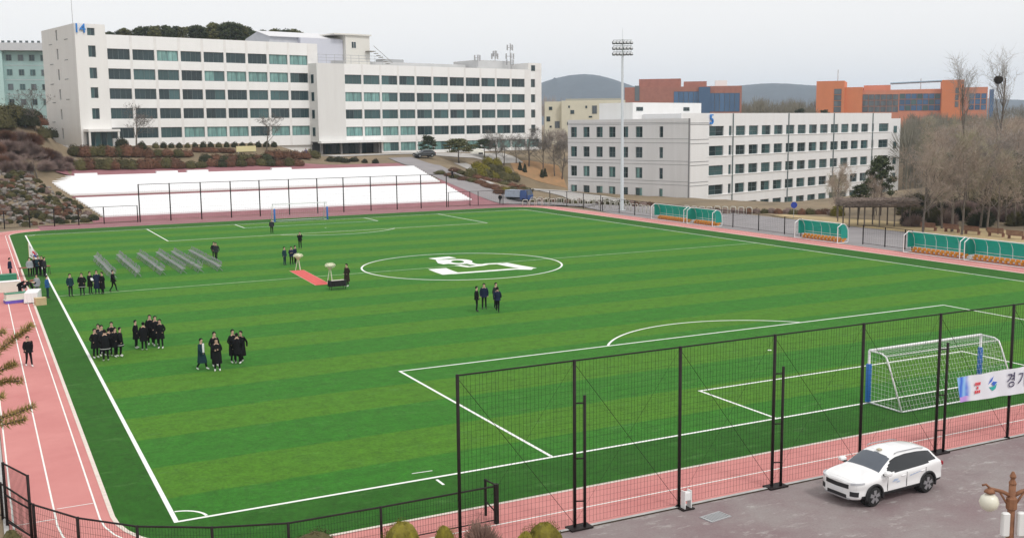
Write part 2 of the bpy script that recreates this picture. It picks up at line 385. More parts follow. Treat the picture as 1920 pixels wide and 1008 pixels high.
# bleachers: two banks of white rows with a plum walkway between
M_bl = mat('white_bleacher_paint', (.86, .86, .87), .7, var=.02, scale=1)
bl = empty('bleacher', (0, 120, 0), 0, 'long white painted bleachers in two banks behind the far fence', 'bleachers')
def edgeL(y): return 10.4-.25*(y-123)
def edgeR(y): return 67.2-.02*(y-122)
rows = []
def bank(y0, y1, n):
    for i in range(n):
        ya = y0+(y1-y0)*i/n; yb = y0+(y1-y0)*(i+1)/n; za = h(35, yb)+.12
        q = MB(); q.bev(edgeL(ya), edgeR(ya), ya-120, yb-120-.004, -1+h(35, ya), za, .02); q.build('bleacher_row', M_bl, bl)
bank(122.4, 133.4, 12); bank(135.0, 147.0, 13)
q = MB(); q.box(edgeL(134), edgeR(134), 13.4, 15, 1, h(35, 134.2)+.12); q.build('walkway', M_plum, bl)
for px in (160, 332, 402, 610):
    c = gp(px, 326, 5.6); q = MB(); q.box(c[0]-1.7, c[0]+1.7, 26.95, 28.3, 4.5, 5.72); q.build('landing', M_bl, bl)















# ------------------------------------------------------------------ buildings
G_dark = mat('dark_glass', (.022, .045, .052), .12, spec=.6, rand=.4)
G_mid = mat('grey_green_glass', (.05, .105, .11), .15, spec=.6, rand=.3)
G_teal = mat('glass_with_teal_blinds', (.26, .46, .43), .3, c2=(.08, .18, .18), scale=2.2, streak=True, spec=.6, rand=.2)
G_blue = mat('blue_glass', (.05, .12, .24), .15, spec=.6, rand=.25)
G_grey = mat('grey_glass', (.11, .13, .145), .2, spec=.6, rand=.25)
M_frame = mat('aluminium_frame', (.15, .19, .195), .5)
M_frame_d = mat('dark_frame', (.10, .12, .13), .5)
M_white = mat('white_render', (.83, .82, .80), .85, c2=(.79, .775, .755), scale=.7, streak=True)
M_span = mat('white_spandrel', (.88, .875, .87), .8, c2=(.845, .84, .83), scale=.9, streak=True)
M_pier = mat('pier_concrete', (.80, .785, .77), .85, var=.06, scale=.4)
M_roof = mat('roof_membrane', (.42, .43, .44), .9, var=.15, scale=.4)
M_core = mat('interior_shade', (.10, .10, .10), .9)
M_num = mat('blue_sign_paint', (.03, .22, .62), .5)
_wm = {}
def wmesh(wd, ht, np_, bars, fm, tr=None):
    k = (round(wd, 2), round(ht, 2), np_, bars, fm.name, tr)
    if k in _wm: return _wm[k]
    q = MB(); f = .06; D_ = .1
    q.box(0, wd, 0, D_, 0, f); q.box(0, wd, 0, D_, ht-f, ht); q.box(0, f, .002, D_-.002, f, ht-f); q.box(wd-f, wd, .002, D_-.002, f, ht-f)
    pw = (wd-2*f)/np_
    for i in range(1, np_): q.box(f+pw*i-.03, f+pw*i+.03, .004, D_-.004, f, ht-f)
    for i in range(np_):
        for j in range(1, bars+1): x = f+pw*i+pw*j/(bars+1); q.box(x-.018, x+.018, .02, D_-.01, f, ht-f)
    if tr: q.box(f, wd-f, .012, D_-.012, ht*tr-.025, ht*tr+.025)
    p = MB(); p.box(.032 if np_ > 1 else .002, pw-.032 if np_ > 1 else pw-.002, .05, .07, f+.002, ht-f-.002)
    _wm[k] = (q.mesh('window', fm), p.mesh('pane', G_dark), pw, f); return _wm[k]
class Bld:
    def __init__(s, name, o, ang, zb, label):
        s.zb = zb; s.root = empty(name, (o[0], o[1], zb), ang, label, 'building')
    def box(s, name, s0, s1, t0, t1, z0, z1, m, par=None):
        q = MB(); q.box(s0, s1, t0, t1, z0-s.zb, z1-s.zb); return q.build(name, m, par or s.root)
    def win(s, x, y, z0, wd, ht, gm, np_=2, bars=0, rz=0, fm=None, name='window', tr=None):
        w_, p_, pw, f = wmesh(wd, ht, np_, bars, fm or M_frame, tr)
        o = inst(name, w_, s.root, (x, y, z0-s.zb), rz)
        for i in range(np_): inst('pane', p_, o, (f+pw*i, 0, 0), 0, None, gm[i % len(gm)] if isinstance(gm, (list, tuple)) else gm)
        return o
    # a facade along local +x (rz = 0) or along local -y facing -x (rz = -90 deg)
    def facade(s, a0, a1, off, z0, z1, rows, cols, gm, side=False, proud=.0, depth=.4, sm=None, pm=None, np_=2, bars=0, skip=(), fm=None, tr=None):
        sm = sm or M_span; pm = pm or M_pier
        def bx(nm, u0, u1, t0, t1, c0, c1, m):
            if side: return s.box(nm, off+t0, off+t1, -u1, -u0, c0, c1, m)
            return s.box(nm, u0, u1, off+t0, off+t1, c0, c1, m)
        rows = sorted(rows, reverse=True); zt = z1
        for (rt, rh) in rows:
            bx('spandrel', a0, a1, 0, depth, rt, zt, sm); zt = rt-rh
        bx('spandrel', a0, a1, 0, depth, z0, zt, sm)
        e = a0; gaps = []
        for (c, wd) in sorted(cols): gaps.append((e, c)); e = c+wd
        gaps.append((e, a1))
        for (u0, u1) in gaps:
            if u1-u0 < .02: continue
            if proud: bx('pier', u0, u1, -proud, depth-.01, z0+.01, z1-.01, pm)
            else:
                for (rt, rh) in rows: bx('wall_panel', u0, u1, .004, depth, rt-rh, rt, pm)
        for i, (rt, rh) in enumerate(rows):
            for j, (c, wd) in enumerate(sorted(cols)):
                if (i, j) in skip: 
                    bx('wall_panel', c, c+wd, .004, depth, rt-rh, rt, sm); continue
                g_ = gm(i, j) if callable(gm) else gm
                n_ = np_ if wd > 1.2 else 1
                if side: s.win(off+.2, -c, rt-rh, wd, rh, g_, n_, bars if n_ > 1 else 0, R(-90), fm, tr=tr)
                else: s.win(c, off+.2, rt-rh, wd, rh, g_, n_, bars if n_ > 1 else 0, 0, fm, tr=tr)
A14 = math.atan2(.223, .975)
b = Bld('campus_building', (17.9, 170.2), A14, 6.5, 'long white five storey building with blue number 14 above the bleachers')
PATL = ["DDTDDDDTT", "DMMDTTTTM", "DDDDDDMMD", "MDDDDDMDD", "DDMTTTMTT"]
PATR = ["MMMDDMDDDDD", "TTTDDMDDDMM", "DMMMDMDMMMM", "TTTTDMDDDMD"]
GG = {'D': G_dark, 'M': G_mid, 'T': G_teal}
def pick(P):
    def f(i, j):
        c = GG[P[i][j]]; q = rng.random()
        return [c, c if q < .7 else (G_mid if c is not G_mid else G_dark)]
    return f
LT = [26.9, 23.38, 19.86, 16.34, 12.82]
b.box('wall_core', -5.2, 42.5, .42, 18.8, 6.5, 29.3, M_white)
b.facade(-.3, 42.5, 0, 9.0, 29.4, [(z+.06, 1.92) for z in LT], [(-.1+4.53*i, 4.05) for i in range(9)], pick(PATL), proud=.03, bars=1)
b.facade(-5.6, -.3, -.12, 8.6, 31.1, [(30.4, 1.3), (27.35, 2.0), (23.5, 1.9), (20.05, 1.9), (16.35, 1.9)], [(-3.45, 1.32)], lambda i, j: [G_mid, G_dark], sm=M_white, pm=M_white)
b.box('stair_tower', -5.2, -.3, .29, 18.8, 8.6, 31.0, M_white)
b.facade(-19., -.29, -5.6, 8.6, 31.1, [(z+.95, 1.9) for z in (29.7, 26.3, 22.6, 19., 15.4, 11.9)], [(-10.6, .85)], G_dark, side=True, sm=mat('shaded_white_render', (.74, .735, .72), .85, c2=(.69, .68, .665), scale=.6, streak=True), pm=MATS['shaded_white_render'])  # end-wall render greyed in its colour for the side turned from the sun
b.box('roof', .0, 42.3, .5, 18.6, 29.31, 29.36, M_roof)
b.box('canopy', -5.2, .4, -2.8, -.14, 12.2, 12.65, M_white)
b.box('doorway', -4.7, -.5, -1.2, -.13, 8.8, 12.19, M_frame_d)
for i in range(4): b.win(-4.6+i*1.02, -1.32, 9.3, .98, 2.8, [G_dark, G_mid][i % 2], 1, name='door')
b.box('column', -5.1, -4.8, -2.7, -2.4, 8.5, 12.19, M_white); b.box('column', 0., .3, -2.7, -2.4, 8.5, 12.19, M_white)
# right wing: 5.9 m further forward
RO = (63.-17.9)*.975+(174.2-170.2)*.223; RY = -(63.-17.9)*.223+(174.2-170.2)*.975
RO += 2.04; RY += 2.9
RTp = [23.15, 19.6, 16.05, 12.5]
b.box('wall_core', RO-6.2, RO+53.4, RY+.42, RY+19, 9.6, 25.2, M_white)
b.facade(RO-.25, RO+53.7, RY, 9.6, 25.35, [(z+.04, 1.9) for z in RTp], [(RO-.1+4.46*i, 4.0) for i in range(11)]+[(RO+50.4, 1.35)], lambda i, j: pick(PATR)(i, j) if j < 11 else G_dark, proud=.03, bars=1)
b.box('end_wall', RO-6.6, RO-.25, RY-.1, RY+.41, 9.55, 25.35, MATS['shaded_white_render']); b.box('side_wall', RO-6.6, RO-6.21, RY+.42, RY+6, 9.6, 25.34, MATS['shaded_white_render'])
for z in RTp: b.win(RO-6.66, RY+2.3, z-1.8, 1.1, 1.8, G_dark, 1, rz=R(-90))
b.facade(RO+8.4, RO+53.7, RY+.02, 6.5, 9.59, [(9.2, 1.85)], [(RO+8.85+4.46*i, 4.0) for i in range(10)], lambda i, j: [G_teal, G_teal if (j*7) % 3 else G_mid], proud=.03, bars=1)
b.box('lower_core', RO+8.5, RO+53.4, RY+.45, RY+19, 6.5, 9.58, M_white)
b.box('canopy', RO-6.9, RO+9.2, RY-1.4, RY-.11, 9.3, 9.75, M_span)
b.box('entrance_wall', RO-6.2, RO+8.4, RY+3.2, RY+3.6, 6.0, 9.58, mat('dark_stone', (.06, .06, .065), .6, var=.2, scale=1))
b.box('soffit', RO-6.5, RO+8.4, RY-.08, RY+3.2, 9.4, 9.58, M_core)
for i in range(7): b.win(RO-3.5+1.45*i, RY+3.0, 6.6, 1.35, 2.6, [G_dark, G_grey][i % 2], 1, name='door', fm=M_frame_d)
for i in range(4): b.box('column', RO-6.2+4.6*i, RO-5.75+4.6*i, RY-.05, RY+.4, 6.0, 9.39, mat('column_granite', (.2, .19, .19), .5, var=.2))
b.box('roof', RO-6.1, RO+53.3, RY+.5, RY+18.8, 25.21, 25.27, M_roof)
# parapet extension, plant rooms, rooftop hall, stair house, rails, masts
b.box('parapet_tower', RO+49.6, RO+53.75, RY-.03, RY+9, 25.36, 26.9, M_white); b.win(RO+50.5, RY-.1, 25.1, 1.2, 1.3, G_dark, 1)
b.box('plant_room', RO+39, RO+49.5, RY+6, RY+15, 25.28, 27.6, mat('plant_grey', (.60, .60, .60), .8, var=.08, scale=.4))
b.box('plant_room', RO+2, RO+38, RY+9, RY+15, 25.28, 26.6, MATS['plant_grey'])
M_hall = mat('ribbed_grey_cladding', (.52, .53, .57), .6, var=.06, scale=.8)
q = MB(); s0, s1 = 35.5, 55.; t0, t1 = 7., 18.; zb = 6.5
q.add([(s0, t0, 29.4-zb), (s1, t0, 29.4-zb), (s1, t1, 29.4-zb), (s0, t1, 29.4-zb), (s0, t0, 31.2-zb), (s1, t0, 31.2-zb), (s1, t1, 31.2-zb), (s0, t1, 31.2-zb), (s0, (t0+t1)/2, 32.4-zb), (s1, (t0+t1)/2, 32.4-zb)],
      [(0, 1, 5, 4), (2, 3, 7, 6), (1, 2, 6, 9, 5), (3, 0, 4, 8, 7), (4, 5, 9, 8), (8, 9, 6, 7)]); hall = q.build('rooftop_hall', M_hall, b.root)
q = MB(); q.add([(s0-.4, t0-.5, 31.05-zb), (s1+.3, t0-.5, 31.05-zb), (s1+.3, (t0+t1)/2, 32.5-zb), (s0-.4, (t0+t1)/2, 32.5-zb), (s0-.4, t0-.5, 31.17-zb), (s1+.3, t0-.5, 31.17-zb), (s1+.3, (t0+t1)/2, 32.62-zb), (s0-.4, (t0+t1)/2, 32.62-zb)],
  [(0, 3, 2, 1), (4, 5, 6, 7), (0, 1, 5, 4), (1, 2, 6, 5), (2, 3, 7, 6), (3, 0, 4, 7)]); q.build('eaves', mat('roof_white', (.68, .68, .70), .6), hall)
b.box('link_wall', 42.6, RO+2, 7.5, 8, 24.5, 29.39, mat('pale_cladding', (.66, .66, .68), .8, var=.07, scale=.5))
b.box('plant_room', RO-5, RO+5.1, RY+9, RY+14, 25.3, 31.0, mat('lavender_cladding', (.60, .61, .68), .7, var=.04)); b.box('stair_house', RO+5.2, RO+11.2, RY+8, RY+14, 25.3, 31.9, mat('cream_render', (.74, .72, .67), .85, var=.04)); b.win(RO+6.6, RY+7.93, 29.2, 1.2, 1.4, G_dark, 2, fm=M_white)
b.box('roof_slab', RO+2.2, RO+11.5, RY+7.6, RY+14.3, 31.91, 32.2, MATS['cream_render'])
q = MB()
for z in (26.0, 26.6, 27.2): q.tube([(RO-5.5, RY+1.2, z-zb), (RO+10, RY+1.2, z-zb)], .04, 4)
for i in range(9): q.tube([(RO-5.5+1.94*i, RY+1.2, 25.25-zb), (RO-5.5+1.94*i, RY+1.2, 27.3-zb)], .04, 4)
q.build('guard_rail', mat('galvanised', (.45, .46, .47), .5, metal=.4), b.root)
q = MB()
for i in range(8): q.box(RO+11.3+.6*i, RO+11.9+.6*i, RY+6.6, RY+7.6, 28.6-.42*i-zb, 28.7-.42*i-zb)
q.tube([(RO+11.3, RY+6.6, 29.8-zb), (RO+16.1, RY+6.6, 26.3-zb)], .05, 4); q.box(RO+10, RO+11.4, RY+6.6, RY+7.9, 28.5-zb, 28.72-zb); q.build('roof_stair', mat('rusty_steel', (.22, .20, .17), .8, var=.2), b.root)
b.box('water_tank', RO+16.5, RO+22, RY+11, RY+14, 26.6, 27.4, MATS['galvanised'])
def mast(s, y, z0, z1, arms, nm='antenna_mast'):
    q = MB(); q.tube([(s, y, z0-zb), (s, y, z1-zb)], .09, 5)
    for z, wd in arms:
        for a in range(3):
            g_ = a*2.094; q.tube([(s, y, z-zb), (s+wd*math.cos(g_), y+wd*math.sin(g_), z-zb)], .05, 4)
            q.cbox((s+wd*math.cos(g_), y+wd*math.sin(g_), z-zb), (.28, .2, 1.3))
    return q.build(nm, mat('antenna_grey', (.42, .42, .43), .6), b.root)
mast(RO+47.5, RY+4, 25.3, 31.6, [(28.6, 1.0), (30.6, .7), (27.2, .9)]); mast(RO+38.5, RY+5, 26, 28.6, [(28., .7)]); mast(RO+44.5, RY+6, 27.6, 29.6, [(28.6, .8), (29.2, .4)])
q = MB(); q.tube([(-4.8, 3, 31-zb), (-4.85, 3, 36.5-zb), (-4.95, 3, 40-zb)], [.06, .04, .02], 5); q.build('lightning_rod', MATS['antenna_grey'], b.root)
for ch, s in (('1', -5.28), ('4', -4.25)):
    o = ob('numeral', text_mesh(ch, 2.3, .12, M_num), b.root); o.location = (s, -.3, 29.5-zb); o.rotation_euler = (R(90), 0, 0)
for k, (t_, z) in enumerate([(4, 28.6), (13, 28.2), (4.5, 25), (13, 24.6), (5, 21.6), (13.5, 21), (5, 18), (13, 17.6), (14, 14)]):
    q = MB(); q.box(-5.66, -5.58, t_, t_+1.8, z-zb, z+.09-zb); q.build('vent_slot', M_frame_d, b.root)

# building 5
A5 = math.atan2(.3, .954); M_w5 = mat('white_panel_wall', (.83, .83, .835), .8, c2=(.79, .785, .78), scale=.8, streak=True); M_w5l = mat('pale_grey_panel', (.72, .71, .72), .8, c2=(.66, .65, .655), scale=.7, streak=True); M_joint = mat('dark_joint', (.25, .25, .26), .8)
b5 = Bld('curved_office_building', F5O, A5, -7, 'white panelled building with blue number 5 and window bands beside the light mast')
X0 = -16.1; T5 = [12.1, 8.5, 4.9, 1.3]
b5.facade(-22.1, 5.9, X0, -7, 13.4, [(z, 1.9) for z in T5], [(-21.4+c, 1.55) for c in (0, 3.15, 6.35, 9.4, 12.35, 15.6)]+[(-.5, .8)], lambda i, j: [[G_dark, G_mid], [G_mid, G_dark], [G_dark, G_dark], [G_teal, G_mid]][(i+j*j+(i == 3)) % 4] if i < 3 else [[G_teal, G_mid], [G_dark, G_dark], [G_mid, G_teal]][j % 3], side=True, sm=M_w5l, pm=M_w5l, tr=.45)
b5.box('wall_core', X0+.41, -10.6, -5.5, 21.9, -7, 13.3, M_w5l)
b5.box('end_wall', X0+.41, -10.5, -5.9, -5.51, -7, 13.4, M_w5)
b5.box('side_wall', -10.59, -10.5, -5.5, .0, -7, 13.39, M_w5)
for z in (12.7, 12.45, 9.9, 9.2, 6.1, 5.5, 2.6, 2.0, -1.0):
    b5.box('joint', X0-.02, X0+.05, -5.88, 22.09, z, z+.07, M_joint); b5.box('joint', X0+.0, -10.49, -5.93, -5.85, z-.15, z-.05, M_joint)
b5.box('corner_joint', X0-.04, X0+.12, -5.95, -5.7, -7, 13.41, M_joint)
b5.box('roof', X0+.3, -10.7, -5.6, 21.8, 13.31, 13.36, M_roof)
R5 = [12.0, 8.38, 4.78, 1.2, -2.4]
pc = [(-1.99, 4.6), (4.3, .95)]+[(6.6+4.42*i, 3.15) for i in range(12)]+[(60.1, .95), (63.4, 4.6)]
b5.facade(-10.49, 69.2, 0, -7, 14.35, [(z, 1.8) for z in R5], pc, lambda i, j: [[G_mid, G_dark], [G_dark, G_mid], [G_mid, G_mid], [G_dark, G_dark], [G_teal, G_mid], [G_mid, G_teal]][(i*5+j*3+j*j) % (4 if i < 3 else 6)], sm=M_w5, pm=M_w5, tr=.45)
b5.box('wall_core', -10.4, 69, .42, 17, -7, 14.2, M_w5); b5.box('roof', -10, 68.6, .8, 16.6, 14.21, 14.26, M_roof)
b5.box('end_bay', 69.21, 74.6, .35, 16, -7, 13.1, M_w5)
for z in T5: b5.win(71.2, .27, z-2.3, 1.6, 1.6, G_mid, 1)
b5.box('penthouse', -13., 8., 9, 17, 13.3, 16.4, M_span); b5.win(2.2, 8.92, 14.9, 1.9, .7, G_dark, 2); b5.win(-12, 8.92, 14.9, 1.9, .7, G_dark, 2)
for z in R5:
    q = MB(); q.box(-10.4, 69.1, -.12, -.005, z-1.98+7, z-1.83+7); q.build('sill_band', M_span, b5.root)
for c in (5.45, 25.0, 43., 60.2): b5.box('downpipe', c, c+.14, -.2, -.02, -6, 14.3, M_frame)
o = ob('numeral', text_mesh('5', 2.6, .12, M_num), b5.root); o.location = (-1.6, -.25, 12.35+7); o.rotation_euler = (R(90), 0, 0)

# far buildings: frames facing the camera, widths and heights taken at their own distance
RH = np.array([RT[0], RT[1], 0]); RH /= np.linalg.norm(RH); AH = math.atan2(RH[1], RH[0])
class Far(Bld):
    def __init__(s, name, px0, d, zb, label, turn=None, pc=None):
        auto = turn is None
        if auto: turn = -math.atan((pc-960)/FPX)
        s.px0, s.d = px0, d; P = at(px0, 231, d); s.k = d/FPX; super().__init__(name, P[:2], AH+turn, zb, label); s.ct = math.cos(turn) if not auto else 1/math.cos(turn)
    def X(s, px): return (px-s.px0)*s.k/s.ct
    def Z(s, px, y): return CAM[2]+(232.2-(px-960)*.01083-y)*s.k
    def blk(s, nm, p0, p1, y, t0, t1, m, zlow=None): return s.box(nm, s.X(p0), s.X(p1), t0, t1, s.zb if zlow is None else zlow, s.Z((p0+p1)/2, y), m)
    def pw(s, p0, p1, y0, y1, t_, g_, np_=1, bars=0, fm=None, tr=None): 
        z0 = s.Z((p0+p1)/2, y1); z1 = s.Z((p0+p1)/2, y0); return s.win(s.X(p0), t_, z0, s.X(p1)-s.X(p0), z1-z0, g_, np_, bars, 0, fm, tr=tr)
M_y = mat('cream_yellow_wall', (.66, .625, .50), .85, var=.05, scale=.3)
y = Far('cream_block', 1021, 290, 2, 'cream yellow block with scattered square windows left of light mast', pc=1095)
y.blk('wall', 1021, 1053, 191, 1.5, 14, M_y); y.blk('wall', 1053, 1172, 189, 0, 16, M_y); y.blk('parapet', 1060, 1165, 185, 4, 12, mat('roof_drab', (.35, .34, .30), .9))  # parapet in a darker drab than the walls
def c3(x0, y0, wd, ht, t_): y.pw(1000+(x0-wd/2)/2.8, 1000+(x0+wd/2)/2.8, 60+(y0-ht/2)/2.8, 60+(y0+ht/2)/2.8, t_, G_grey if wd > 22 else G_dark, 2 if wd > 22 else 1, fm=M_frame_d)
for a in ((90, 402, 18, 18), (78, 457, 20, 26), (125, 487, 26, 36), (90, 497, 12, 10)): c3(*a, 1.42)
for a in ((205, 421, 20, 20), (188, 394, 9, 12), (278, 395, 10, 13), (321, 409, 26, 42), (365, 400, 8, 10), (425, 420, 50, 58), (300, 446, 18, 9), (368, 446, 30, 9), (185, 480, 16, 16)): c3(*a, -.08)
M_br = mat('red_brick_wall', (.42, .19, .145), .9, c2=(.34, .15, .12), scale=.6)
k = Far('brick_block', 1171, 420, 6, 'red brick block with dark blue window wall on the skyline', pc=1280)
k.blk('wall', 1171, 1388, 164, 0, 25, M_br); k.blk('upper_wall', 1197, 1276, 149, 4, 20, M_br, 20); k.blk('upper_wall', 1281, 1324, 154, 4, 18, M_br, 20); k.blk('roof_unit', 1340, 1362, 152, 6, 12, M_span, 20)
for i in range(5): k.pw(1263+9.2*i, 1272+9.2*i, 173, 206, -.1, G_blue, 1, tr=.5, fm=M_frame_d)
for i in range(8): k.pw(1311+9.2*i, 1320+9.2*i, 176, 210, -.1, G_blue, 1, tr=.5, fm=M_frame_d)
k.box('glass_bay', k.X(1309), k.X(1330), -1.2, -.01, 6, k.Z(1320, 165), G_blue); k.pw(1190, 1199, 162, 190, -.08, G_grey, 1, fm=M_frame_d)
M_or = mat('orange_wall', (.66, .225, .10), .8, var=.05, scale=.2); M_or2 = mat('faded_orange_wall', (.62, .25, .16), .8, var=.06, scale=.2)
e = Far('orange_block', 1528, 450, 4, 'orange block with blue and grey window bands on the skyline', pc=1690)
e.blk('wall', 1529, 1582, 153.5, 0, 22, M_or); e.blk('wall', 1582, 1616, 165, 2, 20, M_or); e.blk('wall', 1616, 1761, 170, 3, 20, M_or2); e.blk('upper_wall', 1617, 1667, 161, 8, 18, M_or2, 18)
e.blk('wall', 1761, 1800, 154, 0, 22, M_or); e.blk('wall', 1800, 1842, 167, 2, 20, M_or2); e.blk('blue_tower', 1846, 1853, 171, 2, 6, G_blue)
for i in range(6):
    for j in range(3): e.pw(1616.5+11.2*i, 1627+11.2*i, 178.5+11*j, 188.5+11*j, 2.9, G_grey, 2, fm=M_frame_d)
for i in range(7):
    for j in range(3): e.pw(1685+10.7*i, 1695+10.7*i, 177.5+10.5*j, 187+10.5*j, 2.9, G_blue if (i+j) % 3 else G_mid, 1, fm=M_frame_d)
for j in range(4): e.pw(1563, 1577, 168+11*j, 178+11*j, -.1, G_grey, 2, fm=M_frame_d)
for j in range(3): e.pw(1785, 1791, 168+12*j, 178+12*j, -.1, G_grey, 1, fm=M_frame_d)
for i in range(3):
    for j in range(3): e.pw(1810+10.6*i, 1819+10.6*i, 178+10*j, 187+10*j, 1.9, G_blue, 1, fm=M_frame)
q = MB(); za = e.Z(1700, 158)-4
for yy in (6, 10): q.tube([(e.X(1667), yy, za), (e.X(1761), yy, za+.6)], .35, 4)
q.build('roof_truss', mat('steel_blue', (.25, .36, .45), .5), e.root)
q = MB(); q.tube([(e.X(1568), 5, 20), (e.X(1568), 5, e.Z(1568, 132)-4)], .15, 4); q.tube([(e.X(1723), 6, 20), (e.X(1723), 6, e.Z(1723, 150)-4)], .15, 4); q.build('roof_mast', MATS['antenna_grey'], e.root)
M_te = mat('teal_tile_wall', (.36, .51, .50), .7, c2=(.29, .42, .415), scale=.3)
u = Far('teal_block', -40, 235, 8, 'teal tiled block with grey parapet at the left edge', turn=R(14))
u.blk('wall', -40, 9, 92, -1.2, 12, mat('pale_teal_wall', (.45, .63, .61), .7, var=.05, scale=.3)); u.blk('wall', 9, 110, 97, 0, 14, M_te)
u.box('parapet', u.X(-42), u.X(112), -1.6, 12, u.Z(20, 97), u.Z(20, 83), mat('parapet_grey', (.55, .56, .58), .8, var=.06))
for i in range(14): u.box('roof_block', u.X(-30+10*i), u.X(-26+10*i), -1.2, -.4, u.Z(20, 83), u.Z(20, 79), M_frame_d)
for j, yy in enumerate((104, 131, 158, 186)):
    for xx in (14, 34, 53, 72, 91): u.pw(xx, xx+9, yy, yy+11, -.1, [G_mid, G_grey, G_dark][(xx+j) % 3], 2, fm=M_frame)
    for xx in (-34, -14): u.pw(xx, xx+9, yy, yy+11, -1.3, G_mid, 2, fm=M_frame)
    u.box('joint', u.X(9.2), u.X(110), -.05, .0, u.Z(30, yy+20), u.Z(30, yy+19.3), MATS['parapet_grey'])
# far wooded hills, with the blue of haze put into their colour
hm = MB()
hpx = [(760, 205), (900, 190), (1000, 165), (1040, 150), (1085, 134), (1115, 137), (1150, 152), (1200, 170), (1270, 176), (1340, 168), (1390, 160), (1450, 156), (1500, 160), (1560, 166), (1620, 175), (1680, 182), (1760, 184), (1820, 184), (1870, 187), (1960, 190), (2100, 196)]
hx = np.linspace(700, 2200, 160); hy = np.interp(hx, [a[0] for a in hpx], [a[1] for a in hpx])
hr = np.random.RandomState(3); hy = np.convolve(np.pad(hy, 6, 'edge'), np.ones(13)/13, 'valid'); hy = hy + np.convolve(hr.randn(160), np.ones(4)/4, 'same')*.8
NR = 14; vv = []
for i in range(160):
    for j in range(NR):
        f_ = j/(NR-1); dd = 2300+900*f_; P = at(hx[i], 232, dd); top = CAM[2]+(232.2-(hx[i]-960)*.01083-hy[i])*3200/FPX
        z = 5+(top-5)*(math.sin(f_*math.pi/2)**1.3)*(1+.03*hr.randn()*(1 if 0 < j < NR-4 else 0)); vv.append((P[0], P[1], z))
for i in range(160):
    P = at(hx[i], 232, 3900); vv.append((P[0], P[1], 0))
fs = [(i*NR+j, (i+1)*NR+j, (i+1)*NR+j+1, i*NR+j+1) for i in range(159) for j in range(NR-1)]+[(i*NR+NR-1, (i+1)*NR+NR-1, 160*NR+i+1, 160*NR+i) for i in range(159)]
hm.add(vv, fs); struct(hm.build('hills', mat('haze_blued_hillside', (.05, .068, .085), .95, c2=(.036, .05, .064), scale=.02), smooth=True))

# ------------------------------------------------------------------ light mast, goals, fences, dugouts
M_gal = MATS['galvanised']; M_blk = mat('black_steel', (.022, .016, .016), .6, var=.2, scale=6, spec=.15); M_wh = mat('white_gloss_steel', (.82, .83, .84), .4)
lm = empty('floodlight_mast', (79.6, 96.6, 0), math.atan2(RH[1], RH[0]), 'tall grey floodlight mast rising in front of the number 5 building', 'floodlight')
q = MB(); q.lathe([(.6, 0), (.6, .12), (.27, .14), (.15, 22.6)], 12); q.build('pole', mat('mast_grey', (.50, .53, .55), .5, metal=.2, var=.05), lm, True)
q = MB(); q.tube([(0, 0, 22.5), (0, 0, 26.3)], [.04, .012], 6); q.build('lightning_rod', MATS['mast_grey'], lm)
fl = MB(); fl.bev(-.24, .24, -.16, .16, -.2, .2, .05, 0); fl.box(-.2, .2, -.18, -.161, -.16, .16, 1); fl.box(-.03, .03, -.04, .04, .2, .34, 0)
flm = fl.mesh('floodlight', [mat('lamp_housing', (.13, .135, .14), .5), mat('lamp_glass', (.55, .56, .58), .15)])
for z in (24.2, 23.4, 22.6):
    q = MB(); q.box(-1.35, 1.35, -.05, .05, z+.34, z+.42); q.build('crossarm', MATS['mast_grey'], lm)
    for x in (-1.25, -.75, -.28, .28, .75, 1.25):
        o = inst('floodlight', flm, lm, (x, -.05, z), R(25)); o.rotation_euler = (R(-28), 0, R(20))
q = MB(); q.box(-.1, .1, -.06, .06, 22.5, 24.7); q.build('mast_head', MATS['mast_grey'], lm)

